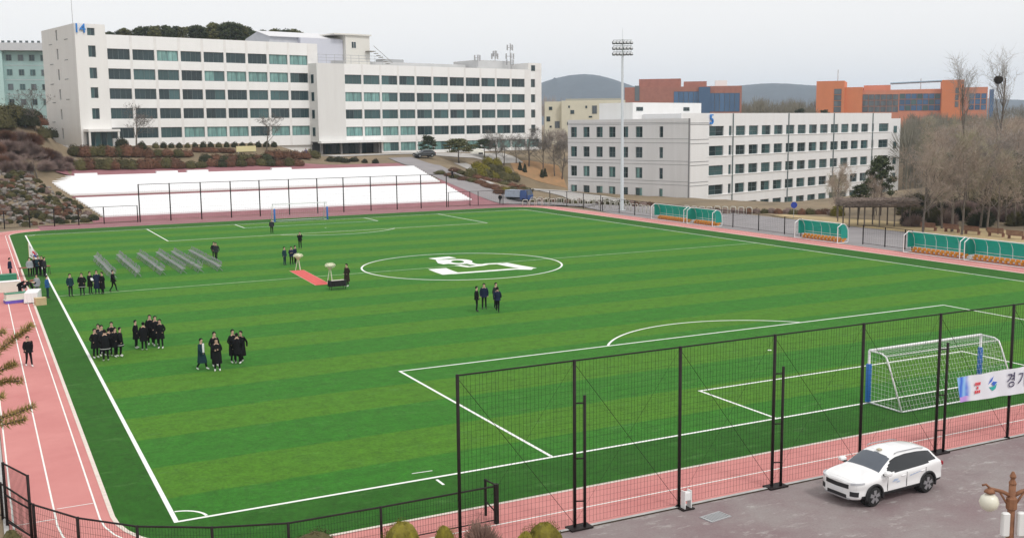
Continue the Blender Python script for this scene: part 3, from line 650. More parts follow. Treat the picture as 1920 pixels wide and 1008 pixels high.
M_net = mat('white_net_cord', (.72, .73, .73), .8)
M_bluepad = mat('blue_padding', (.03, .16, .52), .6)
def wire(q, a, b_, r_): q.tube([a, b_], r_, 3, cap=False)
def goal(loc, rz, label, net):
    g = empty('football_goal', loc, rz, label, 'goal', None); Wd, H_, D0, D1 = 7.32, 2.44, 1.0, 2.1    # local -y is behind the goal
    for sx in (-1, 1):
        q = MB(); q.tube([(sx*Wd/2, 0, 0), (sx*Wd/2, 0, H_)], .06, 10); q.build('post', M_wh, g, True)
        q = MB(); q.lathe([(.10, .05), (.125, .08), (.125, 1.80), (.10, 1.83)], 10, (sx*Wd/2, 0, 0)); q.build('post_padding', M_bluepad, g, True)
        q = MB(); pts = [(sx*Wd/2, 0, H_), (sx*Wd/2, -.75, H_-.02), (sx*Wd/2, -1.0, H_-.12), (sx*Wd/2, -1.15, H_-.4), (sx*Wd/2, -D1+.1, .05)]
        q.tube(pts, .04, 8); q.tube([(sx*Wd/2, -D1+.1, .05), (sx*Wd/2, 0, .05)], .035, 6); q.build('rear_frame', M_wh, g, True)
    q = MB(); q.tube([(-Wd/2, 0, H_), (Wd/2, 0, H_)], .06, 10); q.build('crossbar', M_wh, g, True)
    q = MB(); q.tube([(-Wd/2, -D1+.1, .05), (Wd/2, -D1+.1, .05)], .04, 6); q.build('ground_bar', M_wh, g, True)
    q = MB(); q.tube([(-Wd/2, -.98, H_-.1), (Wd/2, -.98, H_-.1)], .025, 6); q.build('rear_bar', M_wh, g, True)
    prof = [(0, H_), (-.75, H_-.02), (-1.0, H_-.12), (-1.15, H_-.4), (-D1+.1, .05)]
    def pp(t_):
        L_ = [0]
        for i in range(1, 5): L_.append(L_[-1]+math.dist(prof[i], prof[i-1]))
        return np.interp(t_*L_[-1], L_, [p_[0] for p_ in prof]), np.interp(t_*L_[-1], L_, [p_[1] for p_ in prof])
    n = MB(); st = net; nx_ = int(Wd/st)
    for i in range(nx_+1):
        x = -Wd/2+Wd*i/nx_; n.tube([(x, *pp(t_)) for t_ in (0, .2, .27, .36, .6, .8, 1)], .004, 3, cap=False)
    for j in range(1, int(3.2/st)):
        a = pp(j*st/3.2); wire(n, (-Wd/2, *a), (Wd/2, *a), .004)
    for sx in (-1, 1):
        for i in range(1, int(2/st)):
            y_ = -2.0*i*st/2; zt = np.interp(-y_, [-p_[0] for p_ in prof], [p_[1] for p_ in prof]); wire(n, (sx*Wd/2, y_, .05), (sx*Wd/2, y_, zt), .004)
        for j in range(1, int(H_/st)):
            z = j*st; y_ = np.interp(z, [p_[1] for p_ in prof[::-1]], [p_[0] for p_ in prof[::-1]]); wire(n, (sx*Wd/2, 0, z), (sx*Wd/2, y_, z), .004)
    n.build('net', M_net, g)
    return g
goal((PW/2, 0, 0), 0, 'white football goal with blue padded posts behind the near fence', .2)
goal((PW/2, PL, 0), math.pi, 'small far football goal with blue padded posts before the bleachers', .3)

M_mesh = mat('dark_net_cord', (.02, .03, .022), .85, spec=.1)
def post_tube(q, x, y, z0, z1, r_=.06): q.tube([(x, y, z0), (x, y, z1)], r_, 8)
# tall near fence
FY = -6.72; fx = [7.2, 11.2, 15.25, 19.25, 23.4, 27.35, 31.45, 35.5]; HF = 5.5
nf = empty('tall_net_fence', (fx[0], FY, 0), 0, 'tall black net fence with steel posts across the near side', 'fence')
pm_ = MB(); post_tube(pm_, 0, 0, 0, HF, .056); pm_.lathe([(.15, 0), (.15, .03)], 4); pmesh = pm_.mesh('post', M_blk, True)
bm_ = MB(); post_tube(bm_, 0, 0, 0, 4.35, .05)
for z in (.9, 2.3, 4.1): bm_.tube([(0, 0, z), (-.3, .12, z)], .025, 5)
bmesh_ = bm_.mesh('brace_post', M_blk, True)
ft = MB(); ft.box(-.25, .55, -.25, .2, 0, .05); ftm = ft.mesh('foot_plate', M_blk)
for i, x in enumerate(fx):
    inst('post', pmesh, nf, (x-fx[0], 0, 0))
    if i in (1, 3, 5, 7):
        inst('brace_post', bmesh_, nf, (x-fx[0]+.3, -.12, 0)); inst('foot_plate', ftm, nf, (x-fx[0], 0, 0))
    if i < len(fx)-1:
        q = MB(); q.tube([(x-fx[0], 0, HF-.03), (fx[i+1]-fx[0], 0, HF-.03)], .026, 6); q.build('top_rail', M_blk, nf)
        q = MB(); wire(q, (x-fx[0], .03, HF-.1), (fx[i+1]-fx[0], .03, .15), .009); wire(q, (x-fx[0], .03, .15), (fx[i+1]-fx[0], .03, HF-.1), .004); q.build('bracing_cable', M_blk, nf)
        q = MB(); a, c = x-fx[0]+.06, fx[i+1]-fx[0]-.06; n = int((c-a)/.13)
        for j in range(n+1):
            xx = a+(c-a)*j/n; wire(q, (xx, .05+.01*math.sin(j*2.1), .1), (xx+.02*math.sin(j*1.7), .05, HF-.05), .0045)
        for j in range(int((HF-.15)/.2)):
            z = .1+.2*j; wire(q, (a, .052, z), (c, .052, z+.02*math.sin(j)), .003)
        q.build('netting', M_mesh, nf)
# low mesh fence along the near left corner
rp = [(-6.6, 6.5), (-5.07, 3.0), (-4.21, .28), (-3.08, -1.62), (-1.59, -3.2), (.34, -4.34), (2.4, -5.08), (5.26, -5.14), (9.2, -5.12)]
def low_fence(name, pts, H_, label, gap=.09, pr=.045, rr=.03, wr=.0045, last=None):
    f_ = empty(name, (pts[0][0], pts[0][1], 0), 0, label, 'fence'); o_ = np.array([*pts[0][:2], 0.])
    P = [np.array([*p_[:2], 0.])-o_ for p_ in pts]
    q = MB(); post_tube(q, 0, 0, 0, H_+.03, pr); me = q.mesh('post', M_blk, True)
    for i, p_ in enumerate(P):
        inst('post', me, f_, p_)
        if i < len(P)-1:
            a, c = p_, P[i+1]; Z = lambda z: np.array([0, 0, z])
            q = MB(); q.tube([a+Z(H_), c+Z(H_)], rr, 6); q.build('top_rail', M_blk, f_); q = MB(); q.tube([a+Z(.12), c+Z(.12)], rr*.7, 5); q.build('bottom_rail', M_blk, f_)
            if gap:
                q = MB(); n = max(2, int(np.linalg.norm(c-a)/gap))
                for j in range(1, n): b_ = a+(c-a)*j/n; wire(q, b_+Z(.12), b_+Z(H_), wr)
                for j in range(1, int(H_/.2)): wire(q, a+Z(.2*j), c+Z(.2*j), wr)
                q.build('mesh_panel', M_mesh, f_)
    return f_
lf = low_fence('low_mesh_fence', rp, 1.25, 'low black mesh fence curving round the near left corner of the track')
q = MB(); q.tube([(9.2-rp[0][0], -5.12-rp[0][1], 0), (9.2-rp[0][0], -5.12-rp[0][1], 1.32)], .09, 8); q.build('end_post', M_blk, lf)
q = MB(); q.tube([(9.19-rp[0][0], -4.33-rp[0][1], 0), (9.19-rp[0][0], -4.33-rp[0][1], 1.25)], .05, 8); q.tube([(9.19-rp[0][0], -4.33-rp[0][1], 1.22), (9.2-rp[0][0], -5.12-rp[0][1], 1.28)], .03, 6); q.tube([(9.19-rp[0][0], -4.33-rp[0][1], .5), (9.2-rp[0][0], -5.12-rp[0][1], .35)], .025, 6); q.build('gate_stub', M_blk, lf)
# gate panel at the far left of the low fence
gg = empty('fence_gate', (-4.3, .5, 0), R(110), 'tall black mesh gate leaf at the left end of the low fence', 'gate')
q = MB()
for x in (0, 1.9): q = MB(); post_tube(q, x, 0, 0, 2.15, .05); q.build('frame_upright', M_blk, gg, True)
for z in (2.12, 1.05, .15):
    q = MB(); q.tube([(0, 0, z), (1.9, 0, z)], .03, 6); q.build('frame_bar', M_blk, gg, True)
q = MB()
for j in range(1, 20): wire(q, (.095*j, 0, .15), (.095*j, 0, 2.12), .006)
q.build('mesh_panel', M_mesh, gg)
# far fence in front of the bleachers
far_px = [262, 320, 378, 434, 488, 543, 596, 645, 696, 745, 790, 838]
FFY = 117.6
def fx_at(px):
    v = FW+(px-960)/FPX*RT-(400-504)/FPX*UP; t_ = (FFY-CAM[1])/v[1]; return (CAM+v*t_)[0]
X_ = [fx_at(p_) for p_ in far_px]
ff = empty('tall_net_fence', (X_[0], FFY, 0), 0, 'tall thin net fence with dark posts before the white bleachers', 'fence')
q = MB(); post_tube(q, 0, 0, 0, 5.2, .085); fm_ = q.mesh('post', M_blk, True)
for i, x in enumerate(X_):
    inst('post', fm_, ff, (x-X_[0], 0, 0))
    if i < len(X_)-1:
        q = MB(); q.tube([(x-X_[0], 0, 5.15), (X_[i+1]-X_[0], 0, 5.15)], .04, 4); q.build('top_rail', M_blk, ff)
        q = MB(); n = int((X_[i+1]-x)/.25)
        for j in range(1, n): wire(q, (x-X_[0]+.25*j, 0, .1), (x-X_[0]+.25*j, 0, 5.1), .004)
        for j in range(10): wire(q, (x-X_[0], 0, .5*j+.3), (X_[i+1]-X_[0], 0, .5*j+.3), .004)
        q.build('netting', M_mesh, ff)
low_fence('low_rail_fence', [(-6, 117), (-2, 117.2), (1, 117.3), (4, 117.4), (7, 117.5), (10.2, 117.6), (X_[0]-.3, 117.6)], 2.3, 'short dark fence below the rock garden left of the bleachers', .3, .07, .04, .004)
low_fence('low_rail_fence', [(X_[-1]+.3, 117.6), (X_[-1]+4, 117.6), (66, 117.4), (70, 116.6), (73.5, 115), (76, 112), (76.8, 108), (76.8, 103), (76.8, 98)], 2.3, 'dark post fence turning the far right corner of the pitch', .3, .06, .035, .004)
low_fence('low_rail_fence', [(76.8, 97.5), (76.8, 93), (76.8, 89), (76.8, 85), (77.2, 68), (77, 63), (77, 58.5), (77, 55.8)], 2.0, 'dark post fence behind the far pair of dugouts', .3, .06, .03, .004)
low_fence('low_rail_fence', [(77, 46.5), (77, 43.5), (77, 40.9), (77, 40.0)], 2.0, 'dark post fence between the middle and near dugouts', .3, .06, .03, .004)
# dugouts: white frame, teal back shell, orange seats
M_teal = mat('teal_polycarbonate', (.07, .56, .48), .35, var=.06, scale=1, trans=.6); M_seat = mat('orange_seat', (.85, .36, .05), .5)
def dugout(y0, y1, x, label):
    L_ = abs(y1-y0); d = empty('dugout', (x, min(y0, y1), 0), 0, label, 'dugout', 'dugouts along the right touchline')
    def sec(t_): return [(.0, 2.05), (.3, 2.0), (.6, 1.82), (.82, 1.35), (.86, .55), (.86, .12)]
    n = max(4, round(L_/1.35)); S_ = sec(0)
    for i in range(n):
        a, c = L_*i/n+.04, L_*(i+1)/n-.04; q = MB()
        vv = [(px_, a, pz) for px_, pz in S_[:-1]]+[(px_, c, pz) for px_, pz in S_[:-1]]+[(px_-.02, a, pz-.02) for px_, pz in S_[:-1]]+[(px_-.02, c, pz-.02) for px_, pz in S_[:-1]]
        k_ = 5; q.add(vv, [(j, j+1, k_+j+1, k_+j) for j in range(4)]+[(2*k_+j, 3*k_+j, 3*k_+j+1, 2*k_+j+1) for j in range(4)]); q.build('shell_panel', M_teal, d)
    for i in range(n+1):
        a = L_*i/n; q = MB(); q.tube([(px_+.01, a, pz) for px_, pz in S_], .028 if 0 < i < n else .045, 6)
        if i in (0, n):
            q.tube([(.0, a, 2.05), (-.6, a, 1.7), (-.6, a, .05)], .045, 6); q.tube([(-.6, a, .05), (.86, a, .05)], .04, 6)
            w_ = MB(); w_.add([(x_, a+dy, z_) for dy in (-.008, .008) for x_, z_ in ((-.1, .5), (.82, .5), (.78, 1.3), (.5, 1.8), (.1, 1.96), (-.1, 1.96))], [tuple(range(5, -1, -1)), tuple(range(6, 12))]); w_.build('side_panel', M_teal, d)
        q.build('frame_hoop', M_wh, d)
    q = MB(); q.tube([(.0, 0, 2.05), (.0, L_, 2.05)], .045, 6); q.tube([(.84, 0, .75), (.84, L_, .75)], .03, 5); q.tube([(-.6, 0, .05), (-.6, L_, .05)], .04, 5); q.build('frame_rail', M_wh, d)
    q = MB(); q.bev(0, .4, 0, .42, .26, .33, .02); q.bev(.36, .44, 0, .42, .33, .5, .02); q.box(.1, .3, .12, .3, .06, .26); me = q.mesh('seat', M_seat)
    ns_ = int(L_/.52)
    for i in range(ns_): inst('seat', me, d, (.28, L_*(i+.5)/ns_-.21, 0))
    q = MB(); q.box(-.6, .88, 0.06, L_-.06, .005, .06); q.build('platform', mat('platform_plum', (.40, .16, .13), .9), d)
    return d
def dpx(p0, y0, p1, y1): 
    a, c = gp(p0, y0), gp(p1, y1); return a, c
dugout(82.9, 75.6, 76.0, 'teal dugout with orange seats furthest away, first by the light mast')
dugout(74.9, 69.7, 76.0, 'teal dugout with orange seats second from the light mast')
dugout(54.9, 48.4, 75.9, 'teal dugout with orange seats standing alone between the two pairs')
dugout(39.3, 32.7, 75.7, 'teal dugout with orange seats fourth from the light mast, near pair')
dugout(32.2, 25.6, 75.7, 'teal dugout with orange seats cut by the right edge')
# ------------------------------------------------------------------ banner on the fence
bn = empty('banner', (32.3, -5.1, 0), R(0), 'white printed cloth banner with blue corner hung at the right edge', 'banner')
P0 = gp(1795, 753, 0); 
def on_plane(px, py, Y):
    v = FW+(px-960)/FPX*RT-(py-504)/FPX*UP; return CAM+v*((Y-CAM[1])/v[1])
BY = FY-.16
A = on_plane(1795, 708, BY); B_ = on_plane(1801, 754, BY); Cc = on_plane(1960, 680, BY); Dd = on_plane(1960, 730, BY)
bn.location = (B_[0], BY, B_[2])
def bq(u_, v_, dy=0):
    P = (A*(1-u_)+Cc*u_)*v_+(B_*(1-u_)+Dd*u_)*(1-v_); w_ = .025*math.sin(u_*17)+.015*math.sin(u_*31+v_*3)
    return (P[0]-B_[0], w_-dy, P[2]-B_[2])
mbn = bpy.data.materials.new('banner_print'); mbn.use_nodes = True; t = mbn.node_tree; b = t.nodes['Principled BSDF']; b.inputs['Roughness'].default_value = .6
ge = t.nodes.new('ShaderNodeTexCoord'); sp2 = t.nodes.new('ShaderNodeSeparateXYZ'); t.links.new(ge.outputs['Object'], sp2.inputs[0])
xx = mth('ADD', sp2.outputs[0], mth('MULTIPLY', sp2.outputs[2], .15))
def nz(sc):
    n = t.nodes.new('ShaderNodeTexNoise'); n.inputs['Scale'].default_value = sc; n.inputs['Detail'].default_value = 1; t.links.new(ge.outputs['Object'], n.inputs['Vector']); return n.outputs['Fac']
wv = t.nodes.new('ShaderNodeTexWave'); wv.inputs['Scale'].default_value = .9; wv.inputs['Distortion'].default_value = 3; t.links.new(ge.outputs['Object'], wv.inputs['Vector'])
cb = rgbmix(wv.outputs['Fac'], (.05, .16, .72), (.30, .55, .90)); cb = rgbmix(mth('LESS_THAN', mth('ADD', sp2.outputs[2], mth('MULTIPLY', nz(2.), .3)), .35), cb, (.55, .32, .75))
fade = mth('MAXIMUM', mth('MINIMUM', mth('MULTIPLY', mth('SUBTRACT', mth('ADD', xx, mth('MULTIPLY', nz(3.), .25)), .45), 3.), 1.), 0.)
t.links.new(rgbmix(fade, cb, (.80, .80, .86)), b.inputs['Base Color'])
q = MB(); NU, NV = 40, 6
q.add([bq(i/NU, j/NV) for i in range(NU+1) for j in range(NV+1)]+[bq(i/NU, j/NV, -.006) for i in range(NU+1) for j in range(NV+1)],
      [(i*(NV+1)+j, (i+1)*(NV+1)+j, (i+1)*(NV+1)+j+1, i*(NV+1)+j+1) for i in range(NU) for j in range(NV)]+[((NU+1)*(NV+1)+i*(NV+1)+j, (NU+1)*(NV+1)+i*(NV+1)+j+1, (NU+1)*(NV+1)+(i+1)*(NV+1)+j+1, (NU+1)*(NV+1)+(i+1)*(NV+1)+j) for i in range(NU) for j in range(NV)])
q.build('cloth', mbn, bn, True)
slope = math.atan2(Cc[2]-A[2], Cc[0]-A[0])
def stick(me, u_, v_, nm, sc=1):
    o = ob(nm, me, bn); p_ = bq(u_, v_, .045); o.location = p_; o.rotation_euler = (R(90), -slope, 0); o.scale = (sc*.9, sc, sc); return o
M_ink = mat('dark_print_ink', (.04, .03, .09), .6); M_red = mat('red_print_ink', (.75, .08, .10), .6); M_grn = mat('teal_print_ink', (.03, .42, .38), .6); M_blu = mat('blue_print_ink', (.05, .15, .60), .6)
stick(text_mesh('경', .66, .003, M_ink), .575, .36, 'lettering'); stick(text_mesh('기', .66, .003, M_ink), .70, .36, 'lettering')
q = MB()
for i in range(3):
    for j in range(3):
        if (i+j) % 2 == 0 or i == 1: q.box(-.16+.12*i, -.07+.12*i, -.25+.16*j, -.13+.16*j, 0, .004)
stick(q.mesh('red_seal', M_red), .20, .52, 'red_seal')
q = MB(); q.add([(-.3, 0, 0), (-.05, .12, 0), (.05, .32, 0), (-.12, .2, 0)], [(0, 1, 2, 3)]); q.add([(.02, .1, 0), (.3, .05, 0), (.1, -.1, 0), (-.05, 0, 0)], [(0, 1, 2, 3)]); stick(q.mesh('blue_mark', M_blu), .37, .55, 'blue_mark')
q = MB(); q.add([(-.25, -.1, 0), (0, -.28, 0), (.2, -.22, 0), (.28, .0, 0), (.12, -.1, 0), (-.05, -.12, 0)], [(0, 1, 2, 3, 4, 5)]); stick(q.mesh('green_mark', M_grn), .37, .55, 'green_mark')
# ------------------------------------------------------------------ lamp post with globe lamps and loudspeakers
lb = at(1893, 1008, 27.0); GZ = 0.0
lp = empty('lamp_post', (lb[0], lb[1], GZ), R(-25), 'brown wooden lamp post with globe lamps and white loudspeakers', 'lamp post')
M_wood = mat('weathered_brown_wood', (.30, .14, .075), .8, c2=(.20, .09, .05), scale=5, bump=.2); ztop = at(1900, 885, 27.0)[2]
M_globe = mat('frosted_globe', (.75, .73, .62), .25); M_spk = mat('white_plastic', (.78, .78, .78), .45)
q = MB(); q.tube([(0, 0, 0), (0, 0, ztop-.25)], [.12, .085], 10); q.build('post', M_wood, lp, True)
q = MB(); q.lathe([(.10, ztop-.9), (.14, ztop-.86), (.14, ztop-.6), (.09, ztop-.55)], 8); q.build('collar', M_wood, lp); q = MB(); q.lathe([(.07, ztop-.3), (.1, ztop-.2), (.05, ztop-.1), (.085, ztop-.02), (.03, ztop+.1)], 8); q.build('finial', M_wood, lp)
for sx in (-1, 1):
    q = MB(); q.tube([(0, 0, ztop-.55), (sx*.25, 0, ztop-.42), (sx*.5, 0, ztop-.35), (sx*.62, 0, ztop-.32)], [.055, .05, .045, .04], 6)
    q.tube([(sx*.08, 0, ztop-.8), (sx*.3, 0, ztop-.45)], .03, 5); q.tube([(sx*.55, 0, ztop-.34), (sx*.68, 0, ztop-.22), (sx*.78, 0, ztop-.24)], .03, 5); q.build('arm', M_wood, lp, True)
    q = MB(); q.lathe([(.06, -.0), (.12, -.05), (.14, -.10), (.05, -.14)], 10, (sx*.58, 0, ztop-.33)); q.build('lamp_cap', M_wood, lp, True)
    q = MB(); q.lathe([(.10, -.14), (.2, -.22), (.245, -.36), (.2, -.5), (.09, -.58), (.01, -.6)], 14, (sx*.58, 0, ztop-.33)); q.build('globe', M_globe, lp, True)
    q = MB(); q.bev(sx*.2-.1, sx*.2+.1, -.2, -.05, ztop-1.55, ztop-.92, .03); q.box(sx*.2-.02, sx*.2+.02, -.05, .05, ztop-1.3, ztop-1.2); q.build('loudspeaker', M_spk, lp)
# small grey-white cabinet clamped to a fence post, and a drain cover
cb_ = empty('fence_box', (15.35, -7.0, 0), 0, 'small white metal box standing by the third fence post', 'box'); cb_.scale = (.8, .8, .9)
q = MB(); q.bev(-.16, .16, -.12, .12, .34, .66, .02); q.build('case', M_spk, cb_)
for sx in (-.16, .16): q = MB(); q.box(sx-.02, sx+.02, -.14, .14, 0, .72); q.build('upright', M_spk, cb_)
q = MB(); q.box(-.3, .3, -.2, .2, 0, .05); q.build('base', M_blk, cb_)
dc = empty('drain_cover', (15.75, -8.05, 0), R(8), 'grey steel drain cover set in the faded asphalt', 'drain cover')
q = MB(); q.box(-.45, .45, -.28, -.24, -.01, .015); q.box(-.45, .45, .24, .28, -.01, .015); q.box(-.45, -.41, -.24, .24, -.01, .015); q.box(.41, .45, -.24, .24, -.01, .015); q.build('frame', M_gal, dc)
for i in range(9): q = MB(); q.box(-.4+.09*i, -.35+.09*i, -.24, .24, -.01, .01); q.build('bar', M_gal, dc)

# ------------------------------------------------------------------ cars
M_tyre = mat('tyre_rubber', (.02, .02, .02), .85); M_rim = mat('alloy_rim', (.42, .43, .45), .35, metal=.7); M_cladd = mat('black_cladding', (.022, .022, .024), .6)
M_cglass = mat('tinted_car_glass', (.015, .018, .022), .06, spec=.6); M_wsh = mat('windscreen_sky_tint', (.085, .10, .125), .06, spec=.6)  # windscreen colour lightened to stand for reflected sky
M_hl = mat('headlight_lens', (.55, .57, .60), .08, spec=.7); M_tl = mat('tail_light', (.30, .01, .02), .2); M_plate = mat('number_plate', (.75, .76, .78), .5)
def car(name, loc, rz, label, paint, res=1.0, sc=(1, 1, 1), marks=False):
    c = empty(name, loc, rz, label, 'car'); c.scale = sc                # local -x is forward, y to the right of travel reversed, length 4.48
    L_ = 4.48
    Xs = [0, .03, .09, .2, .42, .75, 1.05, 1.25, 1.5, 1.85, 2.1, 2.6, 3.2, 3.7, 3.98, 4.18, 4.32, 4.42, 4.48]
    zt = [.86, .905, .935, .965, 1.0, 1.04, 1.075, 1.13, 1.29, 1.48, 1.555, 1.60, 1.58, 1.525, 1.47, 1.28, 1.09, 1.0, .95]     # top line
    wm = [.40, .60, .73, .82, .885, .91, .915, .917, .92, .92, .92, .92, .92, .915, .90, .885, .86, .80, .70]                         # half width
    zb = [.80, .84, .86, .885, .91, .94, .96, .975, .985, .995, 1.0, 1.01, 1.03, 1.06, 1.08, 1.08, 1.03, .96, .90]                     # belt line
    wr = [.34, .50, .62, .70, .76, .78, .775, .75, .70, .645, .63, .62, .615, .605, .595, .62, .70, .68, .6]                         # roof/hood half width
    zl = [.36, .33, .31, .30, .29, .29, .29, .29, .29, .29, .29, .29, .29, .29, .30, .32, .34, .37, .40]                            # sill
    NX = int(150*res); xs_ = np.linspace(0, 1, NX+1)**1.0*L_
    xs_ = np.unique(np.concatenate([xs_, np.linspace(0, .12, int(8*res)+2)])); I = lambda a, x: float(np.interp(x, Xs, a))
    sect = []
    for x in xs_:
        T, W_, B, Rr, Zl = I(zt, x), I(wm, x), I(zb, x), I(wr, x), I(zl, x); hh = max(T-B, .03)
        key = [(0, T), (.55*Rr, T-.012), (.85*Rr, T-.035), (Rr, T-.075 if hh > .2 else T-.4*hh), (W_-.035 if hh > .2 else W_-.05, B), (W_-.005, B-.06), (W_, B-.16), (W_-.025, .62), (W_-.012, .5), (W_-.01, .40), (W_-.05, Zl), (W_-.25, Zl-.06), (0, Zl-.07)]
        # resample
        nseg = [3, 3, 3, 7, 2, 3, 4, 3, 3, 3, 2, 2]; pts = []
        for i, n in enumerate(nseg):
            n = max(1, round(n*min(1, res+.2)))
            for j in range(n):
                f_ = j/n; pts.append((key[i][0]*(1-f_)+key[i+1][0]*f_, key[i][1]*(1-f_)+key[i+1][1]*f_))
        pts.append(key[-1]); sect.append(pts)
    a = np.array(sect); 
    for _ in range(2):                                                     # soften the creases
        b_ = a.copy(); b_[:, 1:-1] = .25*a[:, :-2]+.5*a[:, 1:-1]+.25*a[:, 2:]; a = b_
        b_ = a.copy(); b_[1:-1] = .25*a[:-2]+.5*a[1:-1]+.25*a[2:]; a = b_
    n, m = a.shape[:2]; zlow = [.60, .0]
    parts = {}
    def kind(x, y, z, sy):
        for wx in (.86, 3.55):
            if abs(y) > .66 and math.hypot(x-wx, z-.36) < .385: return None
        T, B, Rr = I(zt, x), I(zb, x), I(wr, x)
        if abs(y) < Rr-.035 and 1.22 < x < 1.93-.05*(abs(y)/.6)**2 and z > T-.06: return 'windscreen'
        if abs(y) < .55 and 4.0 < x < 4.24 and z > T-.06: return 'rear_window'
        if abs(y) > Rr-.01 and z > B+.035 and 1.55 < x < 4.02:
            if z < T-.10-.0*x and x > 1.40+(z-1.0)*1.15 and x < 4.12-(z-1.05)*.75:
                return 'side_window'
        if z < .43 and .3 < x < 4.3 and abs(y) > .5: return 'sill_cladding'
        return 'body'
    for sy in (-1, 1):
        for i in range(n-1):
            for j in range(m-1):
                xm = (xs_[i]+xs_[i+1])/2; ym = (a[i, j, 0]+a[i+1, j+1, 0])/2; zm = (a[i, j, 1]+a[i+1, j+1, 1])/2
                k_ = kind(xm, ym, zm, sy)
                if k_ is None: continue
                if k_ in ('side_window', 'sill_cladding'): k_ += '|%d' % sy
                d = parts.setdefault(k_, ({}, [], []))
                ids = []
                for (ii, jj) in ((i, j), (i+1, j), (i+1, j+1), (i, j+1)):
                    key_ = (ii, jj, sy if a[ii, jj, 0] > 1e-4 else 0)
                    if key_ not in d[0]: d[0][key_] = len(d[1]); d[1].append((xs_[ii]-2.2, sy*a[ii, jj, 0], a[ii, jj, 1]))
                    ids.append(d[0][key_])
                d[2].append(tuple(ids) if sy < 0 else tuple(ids[::-1]))
    for ii in (0, n-1):                                                    # nose and tail caps
        d = parts['body']; loop = [(-2.2+xs_[ii], a[ii, j, 0], a[ii, j, 1]) for j in range(m)]+[(-2.2+xs_[ii], -a[ii, j, 0], a[ii, j, 1]) for j in range(m-2, 0, -1)]
        o_ = len(d[1]); d[1].extend(loop); f_ = tuple(range(o_, o_+len(loop))); d[2].append(f_ if ii else f_[::-1])
    pm_ = {'body': paint, 'windscreen': M_wsh, 'rear_window': M_cglass, 'side_window': M_cglass, 'sill_cladding': M_cladd}
    for k_, d in parts.items():
        nm = k_.split('|')[0]; q = MB(); q.add(d[1], d[2]); q.build(nm, pm_[nm], c, True)
    fx_ = lambda y: float(np.interp(abs(y), wm[:8], Xs[:8]))-2.2           # nose curve
    def patch(nm, y0, y1, z0, z1, m_, off=.012, N=10, tp=0, par=None, back=.12):
        q = MB(); vv = []; 
        for i in range(N+1):
            y = y0+(y1-y0)*i/N; e = tp*(abs(y)-min(abs(y0), abs(y1)))
            for z in (z0+e, z1+e): vv.append((fx_(y)-off, y, z))
            for z in (z0+e, z1+e): vv.append((fx_(y)+back, y, z))
        fs = []
        for i in range(N):
            o_ = 4*i; fs += [(o_, o_+1, o_+5, o_+4), (o_+1, o_+3, o_+7, o_+5), (o_, o_+4, o_+6, o_+2)]
        fs += [(0, 2, 3, 1), (4*N, 4*N+1, 4*N+3, 4*N+2)]
        q.add(vv, fs); return q.build(nm, m_, par or c, False)
    gr = patch('grille', -.50, .50, .66, .80, M_cladd, .016, 14, .04)
    patch('lower_intake', -.42, .42, .33, .44, M_cladd, .014, 10); patch('number_plate', -.26, .26, .50, .61, M_plate, .03, 4); patch('chin_trim', -.55, .55, .285, .325, M_rim, .02, 10)
    for sy in (-1, 1):
        patch('headlight', sy*.58, sy*.865, .80, .875, M_hl, .008, 8, .12, back=.05); patch('fog_lamp_surround', sy*.56, sy*.80, .42, .58, M_cladd, .012, 6)
        q = MB(); q.bev(1.78, 2.22, sy*.74-.12, sy*.74+.10, .86, 1.0, .02); q.build('tail_light', M_tl, c)
        q = MB(); q.bev(-.98, -.72, sy*1.03-.11, sy*1.03+.11, 1.02, 1.17, .04); q.build('mirror', paint, c); q2 = MB(); q2.box(-.9, -.78, sy*.92-.06, sy*.92+.08, 1.0, 1.05); q2.build('mirror_arm', M_cladd, c)
        q = MB(); q.tube([(-.1, sy*.60, 1.565), (.05, sy*.60, 1.605), (1.1, sy*.585, 1.585), (1.4, sy*.58, 1.525)], .018, 6); q.build('roof_rail', M_rim, c, True)
        for wx in (.86, 3.55):
            A_ = [(wx-2.2+.40*math.cos(R(t_)), sy*.905, .36+.40*math.sin(R(t_))) for t_ in range(-18, 199, 12)]
            q = MB(); q.tube(A_, .045, 6); q.build('wheel_arch', M_cladd, c, True)
            q = MB(); q.lathe([(.40, -.12), (.40, .10)], 20, (wx-2.2, sy*.70, .36), ax='y'); q.build('arch_liner', mat('liner_black', (.008, .008, .008), .95), c)
            wl = ob('wheel', None, c); wl.location = (wx-2.2, sy*.80, .345)
            q = MB(); q.lathe([(.22, -.11), (.31, -.115), (.335, -.09), (.345, 0), (.335, .09), (.31, .115), (.22, .11)], 28, ax='y'); q.build('tyre', M_tyre, wl, True)
            q = MB(); q.lathe([(.225, -.04), (.235, .04)], 24, (0, sy*.085, 0), ax='y'); q.lathe([(.055, 0), (.05, .02)], 12, (0, sy*.105, 0), ax='y')
            for s_ in range(5):
                a_ = R(72*s_+17); d_ = np.array([math.cos(a_), 0, math.sin(a_)]); p_ = np.array([-math.sin(a_), 0, math.cos(a_)])
                vv = [d_*.04+p_*.045, d_*.225+p_*.07, d_*.225-p_*.07, d_*.04-p_*.045]
                q.add([v_+[0, sy*.10, 0] for v_ in vv]+[v_+[0, sy*.128, 0] for v_ in vv], [(0, 1, 2, 3), (7, 6, 5, 4), (0, 4, 5, 1), (1, 5, 6, 2), (2, 6, 7, 3), (3, 7, 4, 0)], 1)
            q.build('rim', [M_cladd, M_rim], wl)
        q = MB(); q.box(-1.0, 2.0, sy*.915-.004, sy*.915+.004, .70, .705); 
        for px_ in (.25, ): q = MB(); q.box(px_-.045, px_+.045, sy*.82-.03, sy*.82+.03, 1.05, 1.50)
